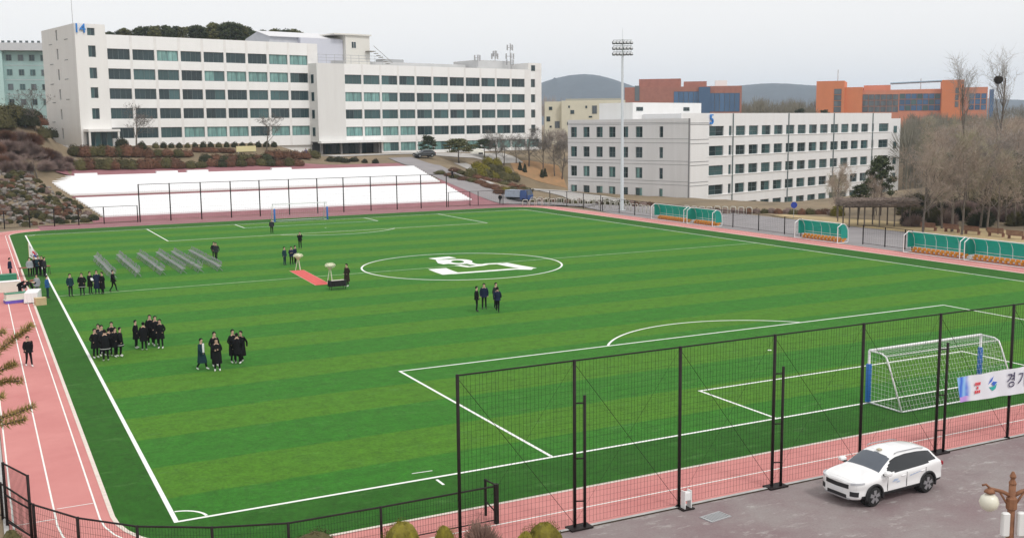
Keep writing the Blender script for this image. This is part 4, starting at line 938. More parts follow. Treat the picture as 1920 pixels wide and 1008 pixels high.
        for hx in (-.05, .95): 
            q3 = MB(); q3.bev(hx, hx+.2, sy*.925-.02, sy*.925+.02, .845, .885, .01); q3.build('door_handle', paint, c)
        for sx_ in (-.72, .24, 1.22):
            q3 = MB(); q3.box(sx_-.006, sx_+.006, sy*.9105-.012, sy*.9105+.012, .45, .96); q3.build('door_seam', M_cladd, c)
    q = MB(); q.bev(-.24, -.06, -.08, .08, 1.555, 1.60, .02); q.build('roof_sign', mat('beige_plastic', (.45, .40, .28), .5), c)
    q = MB(); q.add([(-2.13, -.05, .87), (-2.13, .05, .87), (-2.08, .05, .905), (-2.08, -.05, .905)], [(0, 1, 2, 3)]); q.build('badge', M_rim, c)
    if marks:
        M_dec = mat('faint_blue_decal', (.42, .50, .66), .6)
        q = MB()
        for (x_, z_, s_) in ((-.35, .72, .16), (-.2, .66, .1), (.45, .78, .09), (.6, .8, .09), (.75, .82, .09), (.88, .84, .07)): q.add([(x_-s_, .928, z_), (x_+s_*.6, .928, z_+.02), (x_+s_, .928, z_+s_*.5), (x_-s_*.3, .928, z_+s_*.6)], [(0, 1, 2, 3)])
        q.add([(v_[0], -v_[1], v_[2]) for v_ in q.v], [tuple(f[::-1]) for f in q.f]); q.build('door_decal', M_dec, c)
    return c
M_wpaint = mat('white_car_paint', (.84, .84, .845), .25, spec=.5, coat=.6); M_gpaint = mat('dark_grey_car_paint', (.05, .055, .06), .3, coat=.6)
cw = (gp(1637, 950)+gp(1742, 922))/2
dirc = gp(1742, 922)-gp(1637, 950); ang = math.atan2(dirc[1], dirc[0])
nrm = np.array([-math.sin(ang), math.cos(ang)])
car('suv_car', (cw[0]+nrm[0]*.9, cw[1]+nrm[1]*.9, 0), ang, 'white suv parked on the faded asphalt beside the fence', M_wpaint, 1.0, (.975, .975, .985), True)
gc = gt(795, 296); car('parked_car', (gc[0], gc[1], gc[2]+.12), R(5), 'dark grey car parked on the drive in front of the white building', M_gpaint, .4, (1, 1, .92))
# small blue truck at the foot of the ramp
tk = empty('small_truck', gt(968, 381)+[1.5, 2., .1], R(115), 'small blue truck with pale cargo box at the foot of the ramp', 'truck')
M_tb = mat('truck_blue', (.04, .09, .26), .4, coat=.4)
q = MB(); q.add([(-2.3, -.85, .4), (-.9, -.85, .4), (-.9, .85, .4), (-2.3, .85, .4), (-2.35, -.85, 1.1), (-.9, -.85, 1.1), (-.9, .85, 1.1), (-2.35, .85, 1.1), (-1.95, -.78, 1.95), (-.95, -.78, 1.95), (-.95, .78, 1.95), (-1.95, .78, 1.95)],
   [(0, 3, 2, 1), (0, 1, 5, 4), (1, 2, 6, 5), (2, 3, 7, 6), (3, 0, 4, 7), (4, 5, 9, 8), (5, 6, 10, 9), (6, 7, 11, 10), (7, 4, 8, 11), (8, 9, 10, 11)]); q.build('cab', M_tb, tk)
q = MB(); q.add([(-2.3, -.7, 1.15), (-2.3, .7, 1.15), (-2.0, .66, 1.85), (-2.0, -.66, 1.85)], [(0, 1, 2, 3)]); o = q.build('windscreen', M_wsh, tk); o.location = (-.03, 0, .01)
q = MB(); q.bev(-.8, 2.3, -.85, .85, .75, 1.9, .04); q.build('cargo_box', mat('pale_blue_tarp', (.36, .42, .50), .7, var=.15), tk)
q = MB(); q.box(-.85, 2.3, -.4, .4, .45, .74); q.build('chassis', M_cladd, tk)
for x in (-1.6, 1.5):
    for s_ in (-1, 1): q = MB(); q.lathe([(.2, -.1), (.34, -.1), (.34, .1), (.2, .1)], 16, (x, s_*.75, .34), ax='y'); q.build('wheel', M_tyre, tk)
# ------------------------------------------------------------------ folding chairs in rows
M_chs = mat('grey_chair_seat', (.27, .275, .285), .6, var=.1); M_chf = mat('chair_steel', (.34, .35, .36), .4, metal=.5)
ch = empty('folding_chair', (0, 0, 0), 0, 'x', 'chair', 'grey folding chairs set out in rows on the pitch')
q = MB(); q.bev(-.22, .22, -.2, .2, .43, .46, .015); q.build('seat', M_chs, ch)
q = MB(); q.bev(-.21, .21, .19, .215, .6, .82, .008); q.build('backrest', M_chs, ch)
for s_ in (-1, 1):
    q = MB(); q.tube([(s_*.23, -.26, 0), (s_*.23, .0, .44), (s_*.225, .20, .84)], .014, 5); q.build('leg', M_chf, ch)
    q = MB(); q.tube([(s_*.21, .26, 0), (s_*.21, -.14, .45)], .014, 5); q.build('leg', M_chf, ch)
q = MB(); q.tube([(-.23, -.2, .1), (.23, -.2, .1)], .01, 4); q.build('stretcher', M_chf, ch)
used = False
colx = [5.0, 7.05, 9.05, 10.85, 12.3, 14.05]
ordw = ['first', 'second', 'third', 'fourth', 'fifth', 'sixth', 'seventh', 'eighth', 'ninth', 'tenth', 'eleventh', 'twelfth', 'thirteenth', 'fourteenth', 'fifteenth', 'sixteenth', 'seventeenth', 'eighteenth', 'nineteenth', 'twentieth', 'twenty-first', 'twenty-second', 'twenty-third']
words = ['first', 'second', 'third', 'fourth', 'fifth', 'sixth']
for ci, x in enumerate(colx):
    n = 19 if ci < 5 else 20
    for i in range(n):
        yy = 61.3+15.0*i/n+rng.uniform(-.06, .06); xx_ = x+.0*i+rng.uniform(-.06, .06)
        lb_ = 'grey folding chair %s from the near end of the %s chair row' % (ordw[i], words[ci])
        r_ = R(-90)+rng.uniform(-.12, .12)
        c_ = ch if not used else dup(ch)
        used = True; c_.location = (xx_, yy, 0); c_.rotation_euler = (0, 0, r_); c_['label'] = lb_; c_['group'] = 'chairs in the %s row from the left' % words[ci]
# ------------------------------------------------------------------ red carpet, flower stands, table, tent-side clutter
M_rc = mat('red_carpet', (.62, .11, .10), .95, var=.1, scale=3)
a_, b_ = gp(556, 507), gp(606, 534); dv = (b_-a_)[:2]; L_ = np.linalg.norm(dv); an = math.atan2(dv[1], dv[0])
rc = empty('red_carpet', (a_[0], a_[1], 0), an, 'red carpet strip laid on the grass between two flower stands', 'carpet')
q = MB(); N = 24
vv = [(L_*i/N, s_*.62, .018+.008*math.sin(i*1.9)) for i in range(N+1) for s_ in (-1, 1)]+[(L_*i/N, s_*.62, .008) for i in range(N+1) for s_ in (-1, 1)]
q.add(vv, [(2*i, 2*i+2, 2*i+3, 2*i+1) for i in range(N)]+[(2*i, 2*N+2+2*i, 2*N+4+2*i, 2*i+2) for i in range(N)]+[(2*i+1, 2*i+3, 2*N+5+2*i, 2*N+3+2*i) for i in range(N)]); q.build('pile', M_rc, rc)
for s_ in (-1, 1): q = MB(); q.box(0, L_, s_*.62-.02 if s_ < 0 else .62, s_*.62 if s_ < 0 else .64, .006, .022); q.build('edge_binding', mat('cream_binding', (.7, .6, .45), .9), rc)
M_flw = mat('cream_flowers', (.86, .84, .70), .8, c2=(.62, .66, .42), scale=12); M_std = mat('cream_lacquer', (.72, .68, .56), .5)
def leafball(q, n, rx, ry, rz_, s0, c=(0, 0, 0), shell=.75, rr=None, flat=False, k=None):
    rr = rr or rng
    for _ in range(n):
        v = np.array([rr.gauss(0, 1), rr.gauss(0, 1), rr.gauss(0, 1)]); v /= np.linalg.norm(v); f_ = shell+(1-shell)*rr.random()
        p_ = np.array([v[0]*rx*f_, v[1]*ry*f_, v[2]*rz_*f_])+c
        a = np.array([rr.gauss(0, 1), rr.gauss(0, 1), rr.gauss(0, 1)]); a -= v*(a@v)*.6; a /= np.linalg.norm(a)+1e-9; b2 = np.cross(a, v+.4*np.array([rr.gauss(0, 1), rr.gauss(0, 1), rr.gauss(0, 1)])); b2 /= np.linalg.norm(b2)+1e-9
        s_ = s0*rr.uniform(.6, 1.3); q.add([p_-a*s_, p_+b2*s_*.45, p_+a*s_, p_-b2*s_*.45], [(0, 1, 2, 3)], k)
def flower_stand(loc, hgt, label):
    f_ = empty('flower_stand', loc, rng.uniform(0, 3), label, 'flower stand')
    for i in range(3):
        a = 2.094*i; q = MB(); q.tube([(.28*math.cos(a), .28*math.sin(a), 0), (.06*math.cos(a), .06*math.sin(a), hgt-.25)], .03, 6); q.build('leg', M_std, f_)
    q = MB(); q.lathe([(.05, hgt-.35), (.2, hgt-.2), (.24, hgt-.1), (.15, hgt-.08)], 12); q.build('bowl', M_std, f_)
    q = MB(); q.lathe([(.1, hgt-.12), (.34, hgt-.05), (.36, hgt+.04), (.25, hgt+.15), (.05, hgt+.2)], 14); leafball(q, 260, .45, .45, .22, .06, (0, 0, hgt+.05), .8); q.build('flower_head', M_flw, f_)
flower_stand(gp(560, 506), 1.25, 'cream flower stand at the far end of the red carpet')
flower_stand(gp(620, 531), 1.45, 'cream flower stand at the near end of the red carpet')
def table(name, loc, rz, L2, W2, H2, top, side, label, drape=.5, cat='table'):
    t_ = empty(name, loc, rz, label, cat)
    q = MB(); q.bev(-L2/2, L2/2, -W2/2, W2/2, H2-.04, H2, .012); q.build('table_top', top, t_)
    for sx in (-1, 1):
        for sy in (-1, 1): q = MB(); q.tube([(sx*(L2/2-.08), sy*(W2/2-.08), 0), (sx*(L2/2-.1), sy*(W2/2-.1), H2-.04)], .02, 6); q.build('leg', M_blk, t_)
    if drape:
        q = MB(); P = []
        per = [(-1, -1), (1, -1), (1, 1), (-1, 1)]; loop = []
        for i in range(4):
            A_, B2 = per[i], per[(i+1) % 4]
            for j in range(10): f_ = j/10; loop.append(((A_[0]*(1-f_)+B2[0]*f_)*L2/2, (A_[1]*(1-f_)+B2[1]*f_)*W2/2, i*10+j))
        n = len(loop); vv = [(x*1.012, y*1.012, H2+.004) for x, y, _ in loop]+[(x*1.03+.03*math.sin(k_*2.3)*np.sign(x), y*1.05+.03*math.cos(k_*2.1)*np.sign(y), H2-drape) for x, y, k_ in loop]
        q.add(vv, [(i, n+i, n+(i+1) % n, (i+1) % n) for i in range(n)]+[tuple(range(n))]); q.build('cloth', side, t_)
    return t_
M_bkc = mat('black_cloth', (.015, .014, .016), .9); M_wcl = mat('white_cloth', (.82, .82, .82), .85)
tp = gp(635, 543); table('keyboard_table', (tp[0], tp[1]+.3, 0), R(5), 1.35, .6, .72, M_bkc, M_bkc, 'black low table with pale papers beside the red carpet', .45)
q = MB()
for i in range(4): q.add([(tp[0]-.5+.26*i, tp[1]+.15, .728+.002*i), (tp[0]-.26+.26*i, tp[1]+.12, .728+.002*i), (tp[0]-.22+.26*i, tp[1]+.45, .73+.002*i), (tp[0]-.48+.26*i, tp[1]+.48, .73+.002*i)], [(0, 1, 2, 3)])
q.add([(v_[0], v_[1], v_[2]-.006) for v_ in q.v], [tuple(f[::-1]) for f in q.f])
tag(q.build('paper_sheets', mat('paper', (.75, .73, .62), .8)), 'pale paper sheets lying on the black low table', 'papers')
# clutter by the left touchline
p_ = gp(66, 566); table('draped_table', (p_[0]-.1, p_[1]+.5, 0), R(80), 2.2, .9, .78, M_wcl, M_wcl, 'white draped table by the left touchline with a crate beside', .72)
def crate(loc, d, rz, m_, label, lid=None):
    c_ = empty('storage_crate', loc, rz, label, 'crate'); x, y, z = d
    q = MB()
    q.box(-x/2, x/2, -y/2, -y/2+.03, 0, z); q.box(-x/2, x/2, y/2-.03, y/2, 0, z); q.box(-x/2, -x/2+.03, -y/2+.03, y/2-.03, 0, z); q.box(x/2-.03, x/2, -y/2+.03, y/2-.03, 0, z); q.box(-x/2+.03, x/2-.03, -y/2+.03, y/2-.03, 0, .03); q.build('bin', m_, c_)
    q = MB(); q.bev(-x/2-.02, x/2+.02, -y/2-.02, y/2+.02, z+.002, z+.05, .012); q.build('lid', lid or m_, c_); return c_
M_card = mat('cardboard', (.55, .42, .24), .9, var=.1); M_grb = mat('green_plastic', (.03, .22, .12), .5); M_pur = mat('purple_plastic', (.14, .10, .50), .5); M_crw = mat('offwhite_plastic', (.70, .70, .62), .5); M_brd = mat('red_brown_wood', (.25, .07, .05), .7)
crate(gp(76, 571)+[0, -.1, 0], (.75, .5, .5), R(10), M_card, 'cardboard crate on the grass against the white draped table')
p_ = gp(36, 566); crate(p_, (2.0, .8, .22), R(10), M_pur, 'long low purple tray on the track under the pale crate', M_crw)
crate(p_+[0.0, .1, .28], (1.9, .7, .4), R(12), M_crw, 'pale crate stacked on the purple tray on the track', M_grb)
p_ = gp(22, 548); crate(p_+[-.3, .6, 0], (1.9, .7, .8), R(5), M_crw, 'tall pale crate with white lid at the left edge', M_wcl)
p_ = gp(10, 536); crate(p_+[-.2, .6, 0], (2.2, .8, .85), R(5), M_grb, 'green crate with dark lid behind the pale crates at the left edge', M_grb)
p_ = gp(64, 517); dt = table('bench_table', (p_[0]+.1, p_[1]+.5, 0), R(10), 2.6, .7, .75, M_brd, M_brd, 'red brown wooden table below the flag by the touchline', 0)
p_ = gp(63, 536); q = empty('wooden_stool', (p_[0], p_[1]+.2, 0), .3, 'small dark red stool between the wooden and draped tables', 'stool')
m = MB(); m.bev(-.25, .25, -.2, .2, .42, .5, .02); m.build('seat', M_brd, q)
for sx in (-1, 1):
    for sy in (-1, 1): m = MB(); m.tube([(sx*.22, sy*.17, 0), (sx*.18, sy*.14, .42)], .025, 5); m.build('leg', M_brd, q)
# flag on a pole
fpz = gp(57, 512); fg = empty('flag_on_pole', (fpz[0], fpz[1]+.3, 0), 0, 'white national flag with red and blue roundel hanging from a pole', 'flag')
q = MB(); q.tube([(0, 0, 0), (0, 0, 2.75)], .02, 6); q.build('pole', mat('gold_pole', (.6, .5, .25), .4, metal=.3), fg)
def fpt(u_, v_): return (u_*(.62+.35*(1-v_))*1.1, .10*math.sin(u_*9+v_*3)*(.3+u_), 2.7-(1-v_)*1.25-u_*.95*(1-.25*(1-v_)))
q = MB(); NU, NV = 14, 10; F_ = lambda i, j: i*(NV+1)+j
q.add([fpt(i/NU, j/NV) for i in range(NU+1) for j in range(NV+1)], [(F_(i, j), F_(i+1, j), F_(i+1, j+1), F_(i, j+1)) for i in range(NU) for j in range(NV)]); q.build('flag_cloth', M_wcl, fg, True)
M_fr = mat('flag_red', (.60, .03, .06), .8); M_fb = mat('flag_blue', (.03, .06, .35), .8)
def off(p_, d=.012): return (p_[0], p_[1]-d, p_[2])
for nm, m_, a0 in (('red_half', M_fr, 0), ('blue_half', M_fb, 180)):
    q = MB(); P = [(.5, .5)]+[(.5+.17*math.cos(R(a0+18*i)), .5+.25*math.sin(R(a0+18*i))) for i in range(11)]
    q.add([off(fpt(*p2)) for p2 in P], [(0, i, i+1) for i in range(1, 11)]); q.build(nm, m_, fg)
for (u0, v0) in ((.18, .82), (.82, .82), (.18, .18), (.82, .18)):
    q = MB()
    for i in range(3): q.add([off(fpt(u0+a, v0+.05*(i-1)+b2)) for a, b2 in ((-.06, -.012), (.06, -.012), (.06, .012), (-.06, .012))], [(0, 1, 2, 3)])
    q.build('trigram', M_ink, fg)

# ------------------------------------------------------------------ vegetation
M_bark = mat('grey_brown_bark', (.15, .125, .105), .95, var=.25, scale=3); M_tw1 = mat('brown_twigs', (.36, .285, .23), .95, rand=.25); M_tw2 = mat('grey_twigs', (.31, .27, .24), .95, rand=.25); M_tw4 = mat('dark_grey_twigs', (.17, .15, .135), .95, rand=.2); M_tw3 = mat('olive_twigs', (.32, .29, .20), .95, rand=.2)
M_pinel = mat('pine_needles', (.060, .075, .030), .85, c2=(.035, .045, .02), scale=.6, rand=.3); M_pineo = mat('olive_pine_needles', (.125, .125, .045), .85, c2=(.07, .075, .03), scale=.8, rand=.25)
M_az = mat('red_brown_azalea', (.19, .085, .052), .9, c2=(.11, .06, .036), scale=1.2, rand=.25); M_azg = mat('green_brown_shrub', (.12, .105, .04), .9, c2=(.065, .06, .025), scale=1.2, rand=.25); M_purp = mat('purple_brown_twig_shrub', (.31, .225, .195), .95, c2=(.19, .135, .12), scale=.8, rand=.2); M_drkshr = mat('dark_evergreen_shrub', (.045, .050, .022), .9, c2=(.03, .03, .015), scale=2, rand=.3)
M_yew = mat('olive_clipped_shrub', (.23, .20, .022), .9, c2=(.12, .10, .016), scale=2.5, rand=.2); M_pinkb = mat('bare_pink_bush', (.32, .21, .17), .95, c2=(.22, .14, .11), scale=3)
def perp(v, rr):
    a = np.array([rr.gauss(0, 1) for _ in range(3)]); a -= v*(a@v); return a/(np.linalg.norm(a)+1e-9)
def bare_tree(seed, H_, spread, kind='round', ntw=1500, tr=.16):
    rr = random.Random(seed); T = MB(); Cw = MB(); tips = []
    def grow(p, d, L_, r_, lev):
        n = 4 if lev < 2 else 3; pts = [p]; q_ = p.copy(); dd = d.copy()
        for i in range(n):
            dd = dd+perp(dd, rr)*(.13 if lev else .06)+np.array([0, 0, .10 if kind != 'col' else .16])*(lev > 0); dd /= np.linalg.norm(dd); q_ = q_+dd*L_/n; pts.append(q_.copy())
        rad = [r_*(1-.55*i/n) for i in range(n+1)]
        (T if lev < 2 else Cw).tube(pts, rad, 6 if lev == 0 else (4 if lev < 2 else 3), cap=False)
        if lev >= 2:
            for i in range(1, n+1): tips.append((pts[i], dd))
        if lev < 3:
            nb = {0: 9 if kind != 'col' else 13, 1: 6, 2: 4}[lev]
            for i in range(nb):
                f_ = rr.uniform(.3 if lev else .28, 1.0); k_ = min(int(f_*n), n-1); b_ = pts[k_]+(pts[k_+1]-pts[k_])*(f_*n-k_)
                ang_ = R(rr.uniform(28, 62) if kind != 'col' else rr.uniform(14, 34)); nd = dd*math.cos(ang_)+perp(dd, rr)*math.sin(ang_)
                LL = L_*rr.uniform(.42, .62)*(1.15-.5*f_ if lev == 0 else 1)*(spread if lev == 0 else 1); grow(b_, nd, LL, r_*.42*(1.1-.5*f_), lev+1)
    grow(np.zeros(3), np.array([0, 0, 1.]), H_*.72, tr, 0)
    for _ in range(ntw):
        p, d = tips[rr.randrange(len(tips))]; dd = d*.6+perp(d, rr)*.9+np.array([0, 0, .25]); dd /= np.linalg.norm(dd); L_ = H_*rr.uniform(.035, .085)
        mid = p+dd*L_*.5+perp(dd, rr)*L_*.08; e_ = p+dd*L_+perp(dd, rr)*L_*.15; Cw.tube([p, mid, e_], [.016, .012, .005], 3, cap=False)
    zmax = max(v[2] for v in Cw.v); s_ = H_/zmax
    for M in (T, Cw): M.v = [(v[0]*s_, v[1]*s_, v[2]*s_) for v in M.v]
    return T.mesh('trunk', M_bark, True), Cw.mesh('crown', M_tw1)
BT = [bare_tree(11+i, 11, 1.0+.15*(i % 3), 'round', 1900) for i in range(7)]; POP = [bare_tree(51+i, 23, .55, 'col', 480, .2) for i in range(2)]; SMT = [bare_tree(71+i, 5, 1.25, 'round', 700, .09) for i in range(4)]
def put_tree(nm, var, loc, H_, Hb, label, group=None, tw=None, rz=None, wide=1.0):
    t_ = empty(nm, loc, rng.uniform(0, 6.28) if rz is None else rz, label, 'tree', group); s_ = H_/Hb; t_.scale = (s_*wide, s_*wide, s_)
    inst('trunk', var[0], t_); inst('crown', var[1], t_, material=tw or M_tw1); return t_
def pine(seed, H_, W_, lf, nclump=26, nl=130, flat=.4, lo=.45, ls=.16):
    rr = random.Random(seed); T = MB(); Cw = MB(); bend = rr.uniform(-.06, .06)
    tp_ = [(bend*H_*math.sin(z*2.2), .03*H_*math.sin(z*3+seed), z*H_) for z in np.linspace(0, .95, 7)]
    T.tube(tp_, [H_*.022*(1-.75*i/6) for i in range(7)], 6)
    for i in range(nclump):
        f_ = lo+(1-lo)*((i+.5)/nclump)**.8; a = i*2.4+rr.uniform(-.4, .4); rad = W_*(1-.75*((f_-lo)/(1-lo))**1.6)*rr.uniform(.35, 1.0)
        b_ = np.array([np.interp(f_*.95, np.linspace(0, .95, 7), [q_[0] for q_ in tp_]), 0, f_*H_]); e_ = b_+np.array([math.cos(a)*rad, math.sin(a)*rad, rad*.12])
        T.tube([b_-[0, 0, rad*.15], (b_+e_)/2, e_], [.05*H_/8, .035*H_/8, .015], 4, cap=False)
        w_ = W_*rr.uniform(.28, .42); leafball(Cw, nl, w_, w_, w_*flat, ls, e_+[0, 0, .1], .35, rr)
    return T.mesh('trunk', M_bark, True), Cw.mesh('crown', lf)
PN = [pine(101+i, 9, 2.7, M_pinel, 26, 110, .55, .35, .22) for i in range(4)]; PC = pine(120, 5.0, 2.6, M_pineo, 26, 150, .32, .42, .15); PD = pine(122, 3.6, 1.9, M_drkshr, 22, 120, .5, .2, .14)
def shrub_mesh(seed, n=420, leaf=.085, twiggy=False, m_=None, core=.74):
    rr = random.Random(seed); q = MB(); N = 12; cs_ = .36 if twiggy else core
    for i in range(7):
        a = R(-25+115*i/6)
        for j in range(N):
            g_ = 2*math.pi*j/N; k_ = cs_*(1+.10*math.sin(g_*3+seed)+.07*math.sin(g_*5+i)); q.v.append((k_*math.cos(a)*math.cos(g_), k_*math.cos(a)*math.sin(g_), max(0, (.18+.74*math.sin(a)*(1+.05*math.sin(g_*4)))*cs_/.84)))
    q.f = [(i*N+j, i*N+(j+1) % N, (i+1)*N+(j+1) % N, (i+1)*N+j) for i in range(6) for j in range(N)]; q.m = [0]*len(q.f)
    lump = [(rr.uniform(0, 6.28), rr.uniform(0, 1.3), rr.uniform(.10, .22)) for _ in range(7)]
    def bul(a, b_):
        k_ = .9
        for la, lb, ls in lump: k_ += ls*math.exp(-(((a-la+3.14) % 6.28-3.14)**2*math.cos(b_)**2+(b_-lb)**2)*5)
        return k_
    for _ in range(n):
        a, b_ = rr.uniform(0, 6.28), math.asin(rr.uniform(-.2, 1)); d = np.array([math.cos(a)*math.cos(b_), math.sin(a)*math.cos(b_), math.sin(b_)]); k_ = bul(a, b_)
        if twiggy:
            d2 = d+perp(d, rr)*.25; p0 = d*k_*rr.uniform(.22, .72)*[1, 1, .9]+[0, 0, .1]; e_ = p0+d2*rr.uniform(.18, .36)
            if p0[2] > 0: q.tube([p0, e_], [.016, .006], 3, cap=False)
        else:
            p0 = d*[k_, k_, k_*.82]*rr.uniform(.74, 1.03)+[0, 0, .15]
            if p0[2] < 0: continue
            t1 = perp(d, rr); t2 = np.cross(d, t1)+d*rr.uniform(-.6, .8); s_ = leaf*rr.uniform(.6, 1.4); q.add([p0-t1*s_, p0+t2*s_*.6, p0+t1*s_, p0-t2*s_*.6], [(0, 1, 2, 3)])
    return q.mesh('clump', m_ or M_az)
SH = [shrub_mesh(i+1, 1300, .075) for i in range(4)]; SF = [shrub_mesh(i+9, 8000, .024, core=.86) for i in range(2)]; ST = [shrub_mesh(i+21, 2200, twiggy=True) for i in range(3)]
def clump(par, loc, rx, rz_, m_, ms=SH): 
    o = inst('clump', ms[rng.randrange(len(ms))], par, loc, rng.uniform(0, 6.28), (rx*rng.uniform(.9, 1.15), rx*rng.uniform(.85, 1.1), rz_*rng.uniform(.9, 1.12)), m_); return o
def hedge(label, pts, rx, rz_, ms_, name='clipped_hedge', meshes=SH, jit=3):
    P = [gt(px+rng.uniform(-jit, jit), py+rng.uniform(-1, 1), -.1) for px, py in pts]; r_ = empty(name, P[0], 0, label, 'hedge')
    for p_ in P: clump(r_, p_-P[0], rx, rz_, ms_[rng.randrange(len(ms_))], meshes)
    return r_
def line(x0, x1, st, y0, y1=None): 
    n = max(1, int((x1-x0)/st)); return [(x0+(x1-x0)*i/n, y0+((y1 if y1 is not None else y0)-y0)*i/n) for i in range(n+1)]
hedge('red brown clipped hedge, upper row at the left below the stair tower', line(142, 256, 15, 291), 1.5, 1.75, [M_az, M_az, M_azg])
hedge('short red brown hedge, upper row centre above the bleachers', line(280, 348, 14, 292), 1.4, 1.25, [M_az, M_az, M_azg])
hedge('long red brown clipped hedge, lower row just above the bleachers', line(152, 330, 15, 317, 313), 1.5, 1.75, [M_az, M_az, M_azg])
hedge('loose red brown hedge at the right end of the lower row', line(338, 374, 14, 314), 1.3, 1.3, [M_az, M_azg])
hedge('thin red hedge strip beside the yellow board', line(372, 432, 13, 284), 1.2, .8, [M_az])
hedge('brown mixed hedge below the yellow board', line(388, 500, 15, 303, 300)+line(396, 560, 18, 311, 309), 1.4, 1.3, [M_az, M_azg, M_azg, M_drkshr])
hedge('brown mixed hedge right of the yellow board', line(505, 588, 14, 296), 1.4, 1.4, [M_az, M_az, M_azg])
hedge('low dark shrubs in the bed before the glass entrance', line(620, 662, 12, 303), 1.1, .9, [M_drkshr, M_az, M_azg])
for i, (px, py) in enumerate(line(292, 588, 14.5, 277, 274)):
    p_ = gt(px, py, -.05); o = empty('round_shrub', p_, 0, 'small round dark shrub, %s from the left in the building foot row' % ordw[i], 'shrub', 'round shrubs along the building foot'); clump(o, (0, 0, 0), .62, .95, M_drkshr if i % 4 else M_azg)
for px, py, s_, lb in ((228, 276, 1.3, 'dark green shrub beside the entrance canopy'), (265, 279, 1.0, 'low dark shrub right of the bare tree by the building'), (684, 305, .7, 'left of two small round shrubs by the drive'), (704, 306, .7, 'right of two small round shrubs by the drive')):
    o = empty('round_shrub', gt(px, py, -.05), 0, lb, 'shrub'); clump(o, (0, 0, 0), s_, s_*1.2, M_drkshr)
# rock bank at the left
rb0 = gt(60, 400); rbk = empty('rock_garden', rb0, 0, 'rock garden bank of grey stones and low shrubs left of the bleachers', 'rock garden')
def rock_mesh(seed):
    rr = random.Random(seed); q = MB(); N = 7; q.v = [(0, 0, -.3)]
    for i in range(3):
        for j in range(N): a = 2*math.pi*j/N+i*.3; r_ = (.95, 1.0, .62)[i]*rr.uniform(.75, 1.15); q.v.append((r_*math.cos(a), r_*.8*math.sin(a), (-.2, .25, .62)[i]+rr.uniform(-.1, .1)))
    q.v.append((0, 0, .72)); q.f = [(0, 1+(j+1) % N, 1+j) for j in range(N)]+[(1+i*N+j, 1+i*N+(j+1) % N, 1+(i+1)*N+(j+1) % N, 1+(i+1)*N+j) for i in range(2) for j in range(N)]+[(1+2*N+j, 1+2*N+(j+1) % N, 1+3*N) for j in range(N)]; q.m = [0]*len(q.f)
    return q.mesh('rock', mat('garden_stone', (.29, .265, .24), .9, c2=(.15, .13, .115), scale=1.5, rand=.3, bump=.3))
RK = [rock_mesh(i) for i in range(5)]
def inbank(px, py):
    if py < 332: return px < 60 and py > 318
    return px < 62+(py-332)*1.62-4 and py < 428-px*.07
cnt = 0
while cnt < 190:
    px, py = rng.uniform(-14, 186), rng.uniform(322, 426)
    if not inbank(px, py): continue
    p_ = gt(px, py); s_ = rng.uniform(.28, .62); inst('rock', RK[cnt % 5], rbk, p_-rb0, rng.uniform(0, 6), (s_, s_, s_*rng.uniform(.7, 1.1))); cnt += 1
cnt = 0
while cnt < 240:
    px, py = rng.uniform(-14, 184), rng.uniform(322, 424)
    if not inbank(px, py): continue
    s_ = rng.uniform(.3, .7); o = clump(rbk, gt(px, py, -.05)-rb0, s_, s_*1.0, [M_az, M_azg, M_drkshr, M_purp, M_azg][cnt % 5]); cnt += 1
hedge('dark evergreen shrubs at the top of the left bank', [(-8, 226), (6, 222), (18, 224), (30, 222), (42, 226), (52, 234), (-4, 238), (14, 238)], 2.0, 2.2, [M_drkshr, M_azg], 'shrub_group')
hedge('rusty brown shrubs beside the stone steps at the left', [(70, 222), (78, 234), (86, 246), (94, 258), (84, 258), (64, 216)], 1.4, 1.6, [M_az, M_azg, M_drkshr], 'shrub_group')
hedge('wide purple brown twig shrubs spread over the left bank', [(-5, 288), (12, 280), (30, 290), (48, 284), (66, 292), (82, 296), (96, 300), (20, 306), (2, 312), (40, 268), (56, 270), (12, 264)], 2.1, 1.9, [M_purp, M_purp, M_az], 'shrub_group', ST)
hedge('row of purple brown twig shrubs above the rock garden', [(14, 320), (32, 318), (50, 320), (88, 318), (104, 318), (118, 316), (126, 308)], 1.7, 1.6, [M_purp], 'shrub_group', ST)
p_ = gt(70, 336); t_ = put_tree('umbrella_tree', SMT[0], p_, 4.4, 5, 'low spreading bare tree standing at the corner of the bleachers', tw=M_purp, wide=1.9)
put_tree('bare_tree', SMT[1], gt(66, 245), 7.5, 5, 'bare grey tree before the teal building', tw=M_tw4)
put_tree('bare_tree', SMT[2], gt(256, 279), 8.2, 5, 'bare tree with spreading crown left before the white building', tw=M_tw4, wide=1.2)
put_tree('bare_tree', SMT[3], gt(500, 283), 7.2, 5, 'bare tree before the middle of the white building', tw=M_tw4, wide=1.2)
